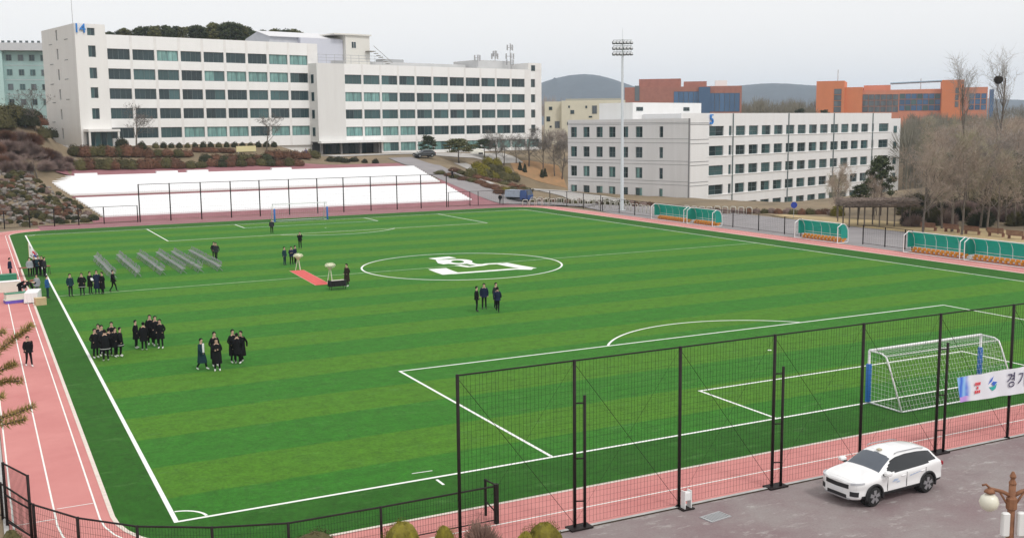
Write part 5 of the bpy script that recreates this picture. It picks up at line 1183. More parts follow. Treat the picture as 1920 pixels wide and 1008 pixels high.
# stone steps up the left bank
q0 = gt(142, 316); q1 = gt(112, 272); stp = empty('stone_steps', q0, math.atan2(*(q1-q0)[:2][::-1]), 'grey stone steps climbing beside the hedges at the left', 'steps')
dh = np.linalg.norm((q1-q0)[:2]); nst = 16
for i in range(nst): q = MB(); x = dh*i/nst; z = (q1[2]-q0[2])*i/nst; q.bev(x, x+dh/nst+.1, -1.2, 1.2, z-.4, z+.16, .03); q.build('step', mat('step_stone', (.36, .34, .32), .9, var=.25, scale=2), stp)
hr_ = empty('stair_rail', gt(48, 238), math.atan2(*(gt(112, 270)-gt(48, 238))[:2][::-1]), 'dark slanted rail wall climbing behind the rusty shrubs', 'handrail')
dd_ = gt(112, 270)-gt(48, 238); q = MB(); Ld = np.linalg.norm(dd_[:2]); q.add([(0, -.15, -.2), (Ld, -.15, dd_[2]-.2), (Ld, .15, dd_[2]-.2), (0, .15, -.2), (0, -.15, 1.3), (Ld, -.15, dd_[2]+1.3), (Ld, .15, dd_[2]+1.3), (0, .15, 1.3)], [(0, 3, 2, 1), (4, 5, 6, 7), (0, 1, 5, 4), (1, 2, 6, 5), (2, 3, 7, 6), (3, 0, 4, 7)]); q.build('rail_panel', mat('dark_slate', (.09, .09, .10), .8), hr_)
yb_ = empty('notice_board', gt(462, 287), A14, 'yellow notice board standing among the hedges', 'sign'); q = MB(); q.bev(-1.9, 1.9, -.05, .05, .25, 1.25, .02); q.build('panel', mat('cream_yellow_board', (.72, .64, .36), .7), yb_)
for x in (-1.5, 1.5): q = MB(); q.tube([(x, 0, -.3), (x, 0, .26)], .05, 6); q.build('leg', M_gal, yb_)
# pines and shrubs between the ramp and the right
put_tree('cloud_pine', PC, gt(862, 306), 4.6, 5, 'olive cloud pruned pine beside the ramp', rz=1.0, tw=M_pineo, wide=1.7); put_tree('round_pine', PD, gt(803, 290), 3.6, 3.6, 'small dark round pine by the parked car', tw=M_pinel, wide=1.15)
put_tree('cloud_pine', PC, gt(908, 296), 3.8, 5, 'darker pine behind the cloud pruned pine', rz=3, tw=M_pinel, wide=1.5)
hedge('brown ground shrubs along the ramp bank', line(826, 968, 13, 325, 364)+line(850, 975, 14, 322, 352)+line(920, 978, 12, 352, 368), 1.3, .75, [M_az, M_az, M_azg], 'shrub_bank')
hedge('olive green shrub mound above the ramp bank', line(884, 962, 12, 330, 338)+line(895, 950, 13, 318, 324)+[(915, 308), (930, 312)], 1.6, 1.6, [M_azg, M_yew, M_azg], 'shrub_bank')
hedge('yellow green shrubs at the end of the ramp bank', line(938, 984, 11, 362, 360), 1.4, 1.0, [M_yew, M_azg, M_az], 'shrub_bank')
for i, (px, py, hh) in enumerate([(932, 306, 7.6), (945, 310, 7.0), (968, 306, 7.6), (992, 312, 8.6), (1018, 322, 8.4), (1040, 330, 9.6), (1054, 336, 8.2)]):
    put_tree('bare_tree', BT[i % 7], gt(px, py), hh, 11, 'bare spreading tree, %s from the left before the cream block' % ordw[i], 'bare trees left of the number 5 building', M_tw4, wide=1.35)
for i, (px, py) in enumerate([(975, 318), (984, 322), (1016, 332), (1022, 330)]):
    o = empty('young_conifer', gt(px, py, -.1), 0, ['thin dark conifer, first from the left on the orange earth', 'thin dark conifer, second from the left on the orange earth', 'stubby dark conifer, third on the orange earth', 'stubby dark conifer, fourth on the orange earth'][i], 'shrub')
    for j in range(3): clump(o, (0, 0, .5*j), .55-.12*j, .8, M_drkshr)
strip('bare_earth', [gt(960, 312), gt(1000, 318), gt(1055, 330)], [5, 8, 8], mat('orange_earth', (.42, .24, .12), .95, c2=(.30, .19, .10), scale=.5), .06)
dm = empty('dome_tent', gt(918, 300)+[0, 6, 0], 0, 'cream dome shaped shelter half hidden behind the pines', 'shelter'); q = MB(); q.lathe([(1.7, 0), (1.7, 1.0), (1.45, 1.7), (.9, 2.15), (.05, 2.3)], 18); q.build('dome', mat('cream_canvas', (.72, .70, .62), .8), dm, True)
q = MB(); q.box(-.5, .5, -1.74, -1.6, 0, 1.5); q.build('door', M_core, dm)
# pines on the hill behind the white building
prof = [(196, 64), (230, 55), (270, 52), (310, 50), (350, 53), (390, 46), (422, 43), (450, 48), (480, 60), (505, 57), (535, 58), (565, 62)]
for i in range(44):
    px = 196+372*((i*.618) % 1); d = 262+45*((i*.37) % 1); ty = np.interp(px, [a[0] for a in prof], [a[1] for a in prof])+rng.uniform(-1, 8)*(1 if i > 14 else .2)
    P = at(px, ty, d); zb_ = h(P[0], P[1]); hh = max(7, min(15, P[2]-zb_)); put_tree('hill_pine', PN[i % 4], (P[0], P[1], P[2]-hh), hh, 9, 'dark pine on the hill showing over the white building roof', 'pines on the hill behind the white building', M_pinel if i % 3 else M_pineo)
# wood on the right
GW = 'bare trees of the wood at the right'
thin = []
for i in range(140):
    f_ = (i*.618034) % 1; g_ = (i*.7548777) % 1
    if i < 12: px, d = 1738+210*i/12+rng.uniform(-6, 6), 116+14*g_
    else: px, d = 1712+262*f_, 136+140*g_**.8
    if i >= 12 and px < 1752: d = 262+30*g_
    if i % 17 == 5: px, d = 1560+140*f_, 132+14*g_
    P = at(px, 232, d); x, y_ = P[0], P[1]; zg = h(x, y_); 
    if zg < -.5: continue
    hh = rng.uniform(9.5, 12.5) if px > 1705 else rng.uniform(6, 8.0)
    hh = max(5, hh+ (1.5 if d > 180 else 0))
    wt = put_tree('bare_tree', BT[i % 7], (x, y_, zg-.05), hh, 11, ('bare tree in the front row of the wood, %s from the pergola' % ordw[i] if i < 12 else 'bare leafless tree deeper in the brown wood at the right') if px > 1705 else 'thin bare tree before the right end of the number 5 building', GW if px > 1705 else 'thin bare trees before the number 5 building', [M_tw1, M_tw1, M_tw2, M_tw3][i % 4], wide=.95 if px > 1705 else .7)
    if px <= 1705: thin.append((px, wt))
for i, (px, o) in enumerate(sorted(thin, key=lambda a: a[0])): o['label'] = 'thin bare tree, %s from the left before the number 5 building' % ordw[i]
for i, (px, py, d, hh, wd) in enumerate([(1655, 300, 140, 7.6, 1.0), (1615, 355, 136, 4.4, 1.3), (1905, 300, 130, 8, 1.0), (1770, 340, 150, 7, 1.), (1545, 196, 330, 9, 1.0), (1498, 196, 340, 9, 1.0)]):
    P = at(px, 232, d); put_tree('evergreen_pine', PN[i % 4], (P[0], P[1], h(P[0], P[1])), hh, 9, ['tall dark pine before the right end of the number 5 building', 'low spreading pine left of the pergola', 'dark green pine at the right edge of the wood', 'dark pine deep in the bare wood', 'dark tree before the orange block', 'dark pointed tree between the number 5 roof and orange block'][i], None, M_pinel, wide=wd)
for i, (px, ty, d) in enumerate([(1824, 92, 150), (1880, 78, 152)]):
    P = at(px, ty, d); zg = h(P[0], P[1]); put_tree('poplar_tree', POP[i], (P[0], P[1], zg), P[2]-zg, 23, ['tall slim bare poplar, left of the pair above the wood', 'tall slim bare poplar with a nest, right of the pair'][i], None, mat('pale_twigs', (.30, .275, .25), .95), wide=.95)
nsp = at(1872, 150, 151); nst_ = MB(); rr = random.Random(5)
for _ in range(500):
    v = np.array([rr.gauss(0, 1), rr.gauss(0, 1), rr.gauss(0, .8)]); v /= np.linalg.norm(v); p_ = v*.55*rr.uniform(.5, 1); t1 = perp(v, rr)*.35; nst_.tube([p_-t1, p_+t1], .02, 3, cap=False)
o = nst_.build('bird_nest', mat('nest_twigs', (.05, .04, .03), .95)); o.location = tuple(nsp); tag(o, 'dark round twig nest high in the right poplar', 'nest')
hedge('brown leafless undergrowth along the foot of the wood', [(1700+rng.uniform(0, 240), rng.uniform(384, 424)) for _ in range(95)], 1.5, 1.9, [M_purp, M_purp, M_azg, M_drkshr], 'undergrowth', ST, 0)
# distant wood masses (reads as one mass): twig domes beyond the wood and round the far blocks
def far_wood(name, label, boxes, n, m_, seed):
    rr = random.Random(seed); q = MB()
    for _ in range(n):
        p0, p1, d0, d1, y0, y1 = boxes[rr.randrange(len(boxes))]; px = rr.uniform(p0, p1); d = rr.uniform(d0, d1); P = at(px, 230, d); zg = h(P[0], P[1])-1; top = CAM[2]+(232.2-(px-960)*.01083-rr.uniform(y0, y1))*d/FPX
        hh = max(3, top-zg); w_ = hh*.28
        q.tube([(P[0], P[1], zg), (P[0], P[1], zg+hh*.6)], [.2, .1], 3, cap=False)
        for _ in range(70):
            v = np.array([rr.gauss(0, 1), rr.gauss(0, 1), abs(rr.gauss(0, 1))*.9]); v /= np.linalg.norm(v); b_ = np.array([P[0], P[1], zg+hh*.5]); p_ = b_+v*[w_, w_, hh*.48]*rr.uniform(.3, .7); e_ = b_+v*[w_, w_, hh*.5]*rr.uniform(.85, 1.05); q.tube([p_, e_], [.07, .025], 3, cap=False)
    return tag(q.build(name, m_), label, 'wood', kind='stuff')
far_wood('far_wood', 'distant bare wood behind the number 5 building and the orange block', [(1690, 1960, 250, 420, 205, 222), (1700, 1960, 250, 330, 212, 232), (1695, 1960, 240, 300, 214, 240), (1390, 1535, 380, 520, 178, 205), (1640, 1960, 430, 600, 190, 206)], 430, mat('far_wood_twigs', (.19, .175, .135), .95), 4)
far_wood('far_wood', 'dark scrub trees round the cream block', [(1015, 1060, 330, 420, 176, 190), (1060, 1165, 330, 420, 181, 190), (1020, 1065, 255, 275, 235, 262)], 46, M_tw2, 6)
# pergola, benches, hoop barriers on the right
pg = empty('pergola', gp(1642, 424), R(-28), 'long wooden pergola with a matted twig roof by the wood', 'pergola'); pg.scale = (.72, 1, 1)
for i in range(5):
    for s_ in (-1, 1): q = MB(); q.tube([(-5.0+2.5*i, s_*1.3, 0), (-5.0+2.5*i, s_*1.3, 2.4)], .11, 6); q.build('post', M_bark, pg)
for i in range(12): q = MB(); q.box(-5.8+1.05*i, -5.7+1.05*i, -1.9, 1.9, 2.5, 2.62); q.build('rafter', M_bark, pg)
for s_ in (-1, 1): q = MB(); q.box(-6, 6, s_*1.3-.07, s_*1.3+.07, 2.4, 2.52); q.build('beam', M_bark, pg)
q = MB(); rr = random.Random(8)
for _ in range(5200):
    p_ = np.array([rr.uniform(-6.1, 6.1), rr.uniform(-2.1, 2.1), 2.62+rr.random()**1.3*.75]); a = rr.uniform(0, 3.14); t1 = np.array([math.cos(a), math.sin(a), rr.uniform(-.3, .3)])*rr.uniform(.2, .5); q.tube([p_-t1, p_+t1], .028, 3, cap=False)
q.build('vine_mat', mat('vine_twigs', (.30, .24, .205), .95), pg); pg.children[-1]['kind'] = 'stuff'
M_bench = mat('brown_bench_wood', (.21, .105, .07), .8, var=.2, scale=3)
for i, (px, py) in enumerate([(1742, 433), (1785, 436), (1823, 440), (1868, 444), (1905, 449)]):
    c_ = empty('park_bench', gp(px, py), math.atan2(-.95, .1)+R(180), 'brown wooden bench, %s from the pergola along the dry lawn' % words[i], 'bench', 'benches along the dry lawn')
    for j in range(3): q = MB(); q.box(-1, 1, -.25+.16*j, -.11+.16*j, .42, .46); q.build('seat_slat', M_bench, c_)
    for j in range(4): q = MB(); q.box(-1, 1, .22+.02*j, .26+.02*j, .5+.13*j, .61+.13*j); q.build('back_slat', M_bench, c_)
    for s_ in (-.8, .8): q = MB(); q.box(s_-.04, s_+.04, -.22, .22, 0, .415); q.build('leg', M_bench, c_)
hp = MB(); hp.tube([(-.42, 0, 0), (-.42, 0, .75), (-.36, 0, .9), (-.25, 0, .96), (.25, 0, .96), (.36, 0, .9), (.42, 0, .75), (.42, 0, 0)], .045, 6); hpm = hp.mesh('hoop', mat('worn_white_steel', (.62, .60, .54), .5, var=.15), True)
hb = MB(); hb.bev(-.6, .6, -.25, .25, 0, .06, .02)
def hoop_row(pts, label):
    r_ = empty('hoop_barrier', (pts[0][0], pts[0][1], 0), 0, label, 'barrier'); P = [np.array(p2[:2]) for p2 in pts]; d = []
    for a, c in zip(P[:-1], P[1:]):
        n = int(np.linalg.norm(c-a)/1.05)
        for i in range(n): p2 = a+(c-a)*i/n; inst('hoop', hpm, r_, (p2[0]-P[0][0], p2[1]-P[0][1], -.02), math.atan2(*(c-a)[::-1])+rng.uniform(-.15, .15), (1, 1, rng.uniform(1.0, 1.25)))
hoop_row([gp(985, 387), gp(1060, 385), gp(1160, 392), gp(1230, 402)], 'row of pale steel hoops along the road before the number 5 building')
hoop_row([gp(1000, 383), gp(1120, 383), gp(1180, 387)], 'second row of pale steel hoops behind the first by the number 5 building')
hoop_row([gp(1245, 399), gp(1330, 401), gp(1420, 405)], 'row of pale hoops beyond the far dugouts')
hedge('dry brown planting along the foot of the number 5 building', line(1000, 1220, 12, 379, 386)+line(1290, 1560, 14, 398, 402), .8, .8, [M_az, M_purp, M_azg], 'shrub_bank')
o = empty('round_shrub', gp(1570, 405), 0, 'bright olive shrub on the dry lawn left of the pergola', 'shrub'); clump(o, (0, 0, 0), 1.1, 1.4, M_yew)
rs = empty('road_sign', gp(1488, 409), R(-30), 'round blue road sign on a post beyond the dugouts', 'sign'); q = MB(); q.tube([(0, 0, 0), (0, 0, 2.0)], .04, 6); q.build('post', M_gal, rs)
q = MB(); q.lathe([(.42, -.02), (.42, .02)], 20, (0, -.06, 1.75), ax='y'); q.build('disc', M_fb, rs)
# clipped shrubs at the bottom edge and the pine bough at the left edge
def near_shrub(px, top, d, rx, rz_, m_, ms, label):
    P = at(px, top, d); r_ = empty('clipped_shrub', (P[0], P[1], 0), 0, label, 'shrub', None); inst('clump', ms, r_, (0, 0, 0), rng.uniform(0, 6), (rx, rx, max(rz_, P[2]/.92)), m_)
near_shrub(752, 980, 31.5, .66, .8, M_yew, SF[0], 'olive clipped shrub at the bottom edge, leftmost of four'); near_shrub(832, 987, 31.5, .38, .7, M_yew, SF[1], 'small olive clipped shrub at the bottom edge beside the bare bush')
near_shrub(903, 980, 31.5, .72, .8, M_pinkb, ST[0], 'bare pinkish twig bush at the bottom edge by the fence post'); near_shrub(1022, 981, 31.5, .62, .8, M_yew, SF[1], 'olive clipped shrub at the bottom edge, rightmost of four'); near_shrub(985, 998, 31.2, .4, .6, M_yew, SF[0], 'low olive shrub tucked left of the rightmost clipped shrub'); near_shrub(590, 1000, 31.0, .9, .5, M_azg, SF[1], 'low brown green shrub just showing below the low fence'); near_shrub(20, 996, 31.0, .5, .5, M_azg, SF[0], 'small brown green shrub in the bottom left corner')
bt = at(-75, 760, 14.0); np_ = empty('pine_tree', (bt[0], bt[1], 0), 0, 'pine with brownish needle tufts reaching in from the left edge', 'tree')
q = MB(); q.tube([(0, 0, 0), (.05, 0, 5), (0, .05, 10.5)], [.22, .17, .08], 8); q.build('trunk', M_bark, np_, True)
tuft_px = [[(-60, 700), (-20, 680), (0, 655), (20, 640), (40, 625), (58, 610)], [(-60, 720), (-20, 705), (10, 690), (28, 682)], [(-60, 730), (-10, 722), (12, 714), (38, 714)], [(-60, 760), (-20, 750), (4, 742)], [(-60, 800), (-15, 795), (10, 780), (35, 772), (62, 762)], [(-60, 810), (-15, 800), (20, 792), (46, 785)], [(-60, 640), (-20, 632), (6, 622)]]
for bi, ps in enumerate(tuft_px):
    d = 13.6+.25*(bi % 3); P3 = [at(px, py, d)-np.array([bt[0], bt[1], 0]) for px, py in ps]; q = MB(); q.tube([(0, 0, P3[0][2]-.1)]+P3, [.03, .02]+[.010]*(len(P3)-1), 5); bo = q.build('bough', M_bark, np_)
    q = MB(); rr = random.Random(bi)
    for i in range(1, len(P3)):
        for k_ in range(4):
            c_ = P3[i-1]+(P3[i]-P3[i-1])*(k_+1)/4; ax_ = P3[i]-P3[i-1]; ax_ /= np.linalg.norm(ax_)
            for _ in range(46):
                dv_ = ax_*.45+perp(ax_, rr)*.9+np.array([0, 0, .25]); dv_ /= np.linalg.norm(dv_); c2_ = c_+perp(ax_, rr)*.03; e_ = c2_+dv_*rr.uniform(.05, .10); s1 = perp(dv_, rr)*.005; q.add([c2_-s1, c2_+s1, e_], [(0, 1, 2)])
    q.build('needles', mat('brown_olive_needles', (.40, .29, .09), .85, c2=(.26, .22, .07), scale=4), bo)

# ------------------------------------------------------------------ people
M_skin = mat('skin', (.55, .36, .27), .6); M_hair = mat('black_hair', (.010, .008, .008), .7, spec=.15); M_shw = mat('white_shoes', (.72, .72, .70), .6); M_shk = mat('black_shoes', (.02, .02, .02), .5)
CL = {'black': mat('black_padding', (.012, .012, .014), .9, spec=.08), 'char': mat('charcoal_cloth', (.03, .032, .036), .9, spec=.08), 'navy': mat('navy_cloth', (.016, .022, .05), .9, spec=.08), 'teal': mat('dark_teal_cloth', (.015, .04, .05), .9, spec=.08), 'blue': mat('blue_jacket', (.03, .10, .26), .9, spec=.08), 'white': mat('white_shirt', (.75, .75, .75), .9, spec=.08), 'grey': mat('grey_jacket', (.30, .32, .34), .9, spec=.08), 'brown': mat('brown_black_cloth', (.035, .025, .02), .9, spec=.08)}
BASE = dict(pel=(0, 0, .93), spi=(0, 0, 1.12), che=(0, .0, 1.31), nec=(0, .0, 1.46), hd1=(0, -.015, 1.55), hd2=(0, -.02, 1.64), hd3=(0, -.005, 1.71))
for s_, k_ in ((-1, 'r'), (1, 'l')):
    BASE.update({k_+'hip': (s_*.085, 0, .87), k_+'kne': (s_*.10, -.02, .48), k_+'ank': (s_*.11, .02, .09), k_+'toe': (s_*.125, -.13, .035), k_+'sho': (s_*.17, 0, 1.40), k_+'elb': (s_*.25, .03, 1.13), k_+'wri': (s_*.235, -.06, .90), k_+'han': (s_*.22, -.09, .82), k_+'thu': (s_*.19, -.11, .85)})
RAD = dict(pel=.125, spi=.12, che=.135, nec=.055, hd1=.072, hd2=.088, hd3=.05, hip=.085, kne=.062, ank=.045, toe=.042, sho=.075, elb=.055, wri=.042, han=.036, thu=.014)
EDG = [('pel', 'spi'), ('spi', 'che'), ('che', 'nec'), ('nec', 'hd1'), ('hd1', 'hd2'), ('hd2', 'hd3')]
for k_ in 'rl': EDG += [('pel', k_+'hip'), (k_+'hip', k_+'kne'), (k_+'kne', k_+'ank'), (k_+'ank', k_+'toe'), ('che', k_+'sho'), (k_+'sho', k_+'elb'), (k_+'elb', k_+'wri'), (k_+'wri', k_+'han'), (k_+'wri', k_+'thu')]
POSES = {
 'stand': {}, 'pocket': {'rwri': (-.2, -.12, .98), 'lwri': (.2, -.12, .98), 'rhan': (-.16, -.14, .94), 'lhan': (.16, -.14, .94), 'rthu': (-.14, -.14, .98), 'lthu': (.14, -.14, .98), 'relb': (-.28, .05, 1.15), 'lelb': (.28, .05, 1.15)},
 'fold': {'rwri': (.02, -.22, 1.16), 'lwri': (-.02, -.20, 1.12), 'rhan': (.09, -.22, 1.18), 'lhan': (-.09, -.2, 1.12), 'rthu': (.07, -.23, 1.22), 'lthu': (-.07, -.21, 1.16), 'relb': (-.24, -.04, 1.13), 'lelb': (.24, -.04, 1.13)},
 'walk': {'lkne': (.09, -.16, .49), 'lank': (.10, -.22, .10), 'ltoe': (.11, -.38, .06), 'rkne': (-.09, .03, .47), 'rank': (-.10, .26, .12), 'rtoe': (-.11, .12, .035), 'relb': (-.25, -.08, 1.14), 'rwri': (-.22, -.24, .98), 'rhan': (-.21, -.29, .93), 'rthu': (-.18, -.29, .97), 'lelb': (.25, .14, 1.15), 'lwri': (.24, .16, .92), 'lhan': (.235, .15, .85), 'lthu': (.21, .12, .87)},
 'phone': {'relb': (-.26, -.18, 1.22), 'rwri': (-.12, -.36, 1.42), 'rhan': (-.08, -.40, 1.48), 'rthu': (-.05, -.38, 1.46), 'lelb': (.26, -.18, 1.22), 'lwri': (.10, -.36, 1.42), 'lhan': (.06, -.40, 1.48), 'lthu': (.04, -.38, 1.46)},
 'bend': {'spi': (0, -.12, 1.05), 'che': (0, -.36, 1.16), 'nec': (0, -.53, 1.22), 'hd1': (0, -.62, 1.21), 'hd2': (0, -.70, 1.18), 'hd3': (0, -.76, 1.15), 'rsho': (-.17, -.44, 1.19), 'lsho': (.17, -.44, 1.19), 'relb': (-.24, -.50, .93), 'lelb': (.24, -.50, .93), 'rwri': (-.2, -.60, .74), 'lwri': (.2, -.60, .74), 'rhan': (-.18, -.65, .68), 'lhan': (.18, -.65, .68), 'rthu': (-.15, -.66, .71), 'lthu': (.15, -.66, .71)},
 'squat': {'pel': (0, .12, .42), 'spi': (0, .0, .60), 'che': (0, -.12, .78), 'nec': (0, -.18, .92), 'hd1': (0, -.22, 1.0), 'hd2': (0, -.24, 1.08), 'hd3': (0, -.23, 1.14), 'lhip': (.1, .08, .40), 'rhip': (-.1, .08, .40), 'lkne': (.17, -.32, .48), 'rkne': (-.17, -.32, .48), 'rsho': (-.17, -.13, .86), 'lsho': (.17, -.13, .86), 'relb': (-.24, -.3, .66), 'lelb': (.24, -.3, .66), 'rwri': (-.12, -.46, .55), 'lwri': (.12, -.46, .55), 'rhan': (-.06, -.5, .53), 'lhan': (.06, -.5, .53), 'rthu': (-.04, -.5, .57), 'lthu': (.04, -.5, .57)},
}
def person_meshes(pose):
    J = dict(BASE); J.update(POSES[pose]); names = list(J); me = bpy.data.meshes.new('skeleton'); me.from_pydata([J[n] for n in names], [(names.index(a), names.index(b_)) for a, b_ in EDG], [])
    o = bpy.data.objects.new('skeleton', me); col.objects.link(o); sk = o.modifiers.new('skin', 'SKIN'); o.modifiers.new('sub', 'SUBSURF').levels = 1
    sk.use_smooth_shade = True
    for i, n in enumerate(names):
        r_ = RAD[n if n in RAD else n[1:]]; sv = me.skin_vertices[0].data[i]; sv.radius = (r_*1.25, r_*.85) if n in ('pel', 'spi', 'che') else (r_, r_); sv.use_root = (n == 'pel')
    dg = bpy.context.evaluated_depsgraph_get(); m = bpy.data.meshes.new_from_object(o.evaluated_get(dg)); bpy.data.objects.remove(o); m.name = 'body'
    m.materials.clear()
    for q_ in (CL['black'], CL['black'], M_skin, M_shw): m.materials.append(q_)
    segs = [(np.array(J[a]), np.array(J[b_]), a, b_) for a, b_ in EDG]
    for p_ in m.polygons:
        c = np.array(p_.center); best = None
        for A_, B_, a, b_ in segs:
            ab = B_-A_; t_ = max(0, min(1, (c-A_)@ab/(ab@ab))); d_ = np.linalg.norm(c-A_-ab*t_)/RAD[a if a in RAD else a[1:]]
            if best is None or d_ < best[0]: best = (d_, b_, t_)
        b_ = best[1]; k_ = b_ if b_ in RAD else b_[1:]
        p_.material_index = 2 if k_ in ('hd1', 'hd2', 'hd3', 'han', 'thu') or (k_ == 'nec' and best[2] > .8) else (1 if k_ in ('hip', 'kne') or (k_ == 'ank' and best[2] < .9) else (3 if k_ in ('toe', 'ank') else 0))
        p_.use_smooth = True
    # hair cap
    hc = np.array(J['hd2']); up = np.array(J['hd3'])-np.array(J['hd1']); up /= np.linalg.norm(up); fwd = np.array([0, -1., 0]); fwd -= up*(fwd@up); fwd /= np.linalg.norm(fwd)+1e-9; sd = np.cross(up, fwd)
    hq = MB(); N, K = 12, 6; vv = []
    for i in range(K+1):
        for j in range(N):
            g_ = 2*math.pi*j/N; lim = 100-42*math.cos(g_); th = R(lim*i/K); r_ = .105
            vv.append(hc+up*(.015+r_*math.cos(th)*1.08)+fwd*(r_*math.sin(th)*math.cos(g_)*1.02-.008)+sd*(r_*math.sin(th)*math.sin(g_)*.92))
    hq.add(vv, [(i*N+j, (i+1)*N+j, (i+1)*N+(j+1) % N, i*N+(j+1) % N) for i in range(K) for j in range(N)]); hair = hq.mesh('hair', M_hair, True)
    # nose and ears
    coats = {}
    for ck, hem in (('long', .42), ('mid', .62), ('plain', .6), ('short', .84)):
        q = MB(); q.k = 0; N = 14
        spine = [np.array(J[n]) for n in ('nec', 'che', 'spi', 'pel')]
        rings = [(spine[0]+[0, 0, .0], .075, .07), (spine[0]*.6+spine[1]*.4, .165, .105), (spine[1], .205, .14), (spine[2], .205, .15), (spine[3], .215, .155)]
        low = spine[3][2]; kn = (np.array(J['lkne'])+np.array(J['rkne']))/2
        if pose != 'squat':
            for f_ in (.35, .7, 1.0): z = low-(low-hem)*f_; rings.append((np.array([kn[0]*f_*.6, kn[1]*f_*.6, z]), .215+.035*f_, .155+.04*f_+abs(J['lkne'][1]-J['rkne'][1])*.35*f_))
        vv = []
        for (c, rx, ry) in rings:
            for j in range(N): g_ = 2*math.pi*j/N; w_ = 1+.03*math.sin(g_*5+c[2]*9); vv.append((c[0]+rx*w_*math.cos(g_), c[1]+ry*w_*math.sin(g_), c[2]))
        fs = [(i*N+j, (i+1)*N+j, (i+1)*N+(j+1) % N, i*N+(j+1) % N) for i in range(len(rings)-1) for j in range(N)]; q.add(vv, fs)
        if ck == 'mid' and pose != 'squat':                      # pale band near the hem
            for i in range(len(q.m)): q.m[i] = 0
            c, rx, ry = rings[-1]; zz = c[2]+.09
            b2 = [(c[0]+(rx+.012)*math.cos(2*math.pi*j/N), c[1]+(ry+.012)*math.sin(2*math.pi*j/N), z_) for z_ in (zz-.014, zz+.014) for j in range(N)]
            q.add(b2, [(j, N+j, N+(j+1) % N, (j+1) % N)[::-1] for j in range(N)], 1)
        coats[ck] = q.mesh('coat', [CL['black'], mat('reflective_band', (.62, .62, .62), .6)], True)
    return m, hair, coats
PM = {}
def person(px, py, face, label, pose='stand', coat='long', top='black', legs='black', shoes='w', H_=1.0, group=None, z=None, band=False, pos=None):
    if pose not in PM: PM[pose] = person_meshes(pose)
    body, hair, coats = PM[pose]; P = np.array(pos) if pos is not None else (gp(px, py) if z is None else gt(px, py, z))
    o = empty('person', P, R(face+rng.uniform(-14, 14)), label, 'person', group); o.scale = (H_*rng.uniform(.94, 1.1), H_*rng.uniform(.94, 1.1), H_*rng.uniform(.97, 1.03))
    b_ = ob('body', body, o)
    for i, m_ in enumerate((CL[top], CL[legs], M_skin, M_shw if shoes == 'w' else M_shk)): b_.material_slots[i].link = 'OBJECT'; b_.material_slots[i].material = m_
    ob('hair', hair, o)
    if coat == 'mid' and rng.random() < .5: coat = 'plain'
    if coat: 
        c_ = ob('coat', coats[coat], o); c_.material_slots[0].link = 'OBJECT'; c_.material_slots[0].material = CL[top]
    return o
# facing: 0 = toward -y (the near goal line)
G1 = 'people along the halfway line at the left'
person(133, 556, 20, 'person in dark teal jacket, leftmost of the line by the halfway line', 'stand', 'short', 'teal', 'char', 'k', 1.0, G1)
person(155, 554, -20, 'person in black padded coat second in the halfway line group', 'pocket', 'mid', 'black', 'char', 'k', 1.04, G1)
person(170, 551, 40, 'person in black coat holding a white paper in the halfway group', 'fold', 'mid', 'black', 'char', 'k', 1.0, G1)
person(183, 551, 0, 'person in navy long coat at the middle of the halfway group', 'stand', 'long', 'navy', 'navy', 'k', 1.05, G1)
person(193, 551, -60, 'person in black long coat behind the navy coat, halfway group', 'pocket', 'long', 'black', 'black', 'k', 1.0, G1)
person(213, 547, 80, 'person in black suit bending back, rightmost of the halfway group', 'walk', 'short', 'black', 'black', 'k', 1.0, G1)
pp_ = gp(170, 551); q = MB(); q.bev(-.15, .15, -.01, .01, -.11, .11, .004); o = q.build('paper_folder', M_wcl); o.location = (pp_[0]+.16, pp_[1]-.3, 1.2); o.rotation_euler = (R(-25), 0, R(35)); tag(o, 'white paper folder held in the halfway line group', 'folder')
G2 = 'huddle of people nearest the left touchline'
for a in [(180, 671, 30, 'person with a pale hood, leftmost of the big huddle', 'pocket', 'mid', 'black', .98), (187, 663, -30, 'person at the back left of the big huddle', 'stand', 'mid', 'black', 1.0), (193, 667, 10, 'tall person at the back of the big huddle showing a pale face', 'pocket', 'mid', 'char', 1.03), (199, 677, 180, 'person with back turned in front of the big huddle, white shoes', 'pocket', 'mid', 'black', 1.0), (212, 660, 0, 'person facing out at the back right of the big huddle', 'fold', 'mid', 'black', 1.02), (218, 669, 60, 'person turned aside right of the big huddle', 'pocket', 'mid', 'black', .97), (227, 668, 90, 'rightmost person of the big huddle', 'stand', 'mid', 'black', .98), (206, 668, 150, 'person in the middle of the big huddle', 'stand', 'mid', 'black', .95)]:
    person(a[0], a[1], a[2], a[3], a[4], a[5], a[6], 'black', 'w', a[7], G2)
G3 = 'second huddle of people right of the first'
for a in [(256, 653, 60, 'person in black coat and white shoes, leftmost of the second huddle', 'pocket', 'mid', .98), (271, 657, 180, 'person with back turned in front of the second huddle', 'stand', 'mid', .95), (283, 646, 0, 'tall person at the back of the second huddle', 'stand', 'long', 1.03), (293, 648, 20, 'person with round head at the back right of the second huddle', 'pocket', 'long', 1.02), (302, 653, -40, 'rightmost person of the second huddle with pinkish bag', 'pocket', 'mid', 1.0)]:
    person(a[0], a[1], a[2], a[3], a[4], a[5], 'black', 'black', 'w', a[6], G3)
G4 = 'group of people in long black coats in the left half'
person(379, 693, 30, 'person with white scarf and dark teal coat, left of three small groups', 'walk', 'long', 'teal', 'black', 'w', 1.0, G4)
person(408, 695, -10, 'person in long black coat with white shoes, middle of three small groups', 'fold', 'long', 'black', 'black', 'w', 1.03, G4)
person(404, 687, 20, 'taller person standing right behind the middle long coat', 'pocket', 'long', 'black', 'black', 'w', 1.08, G4)
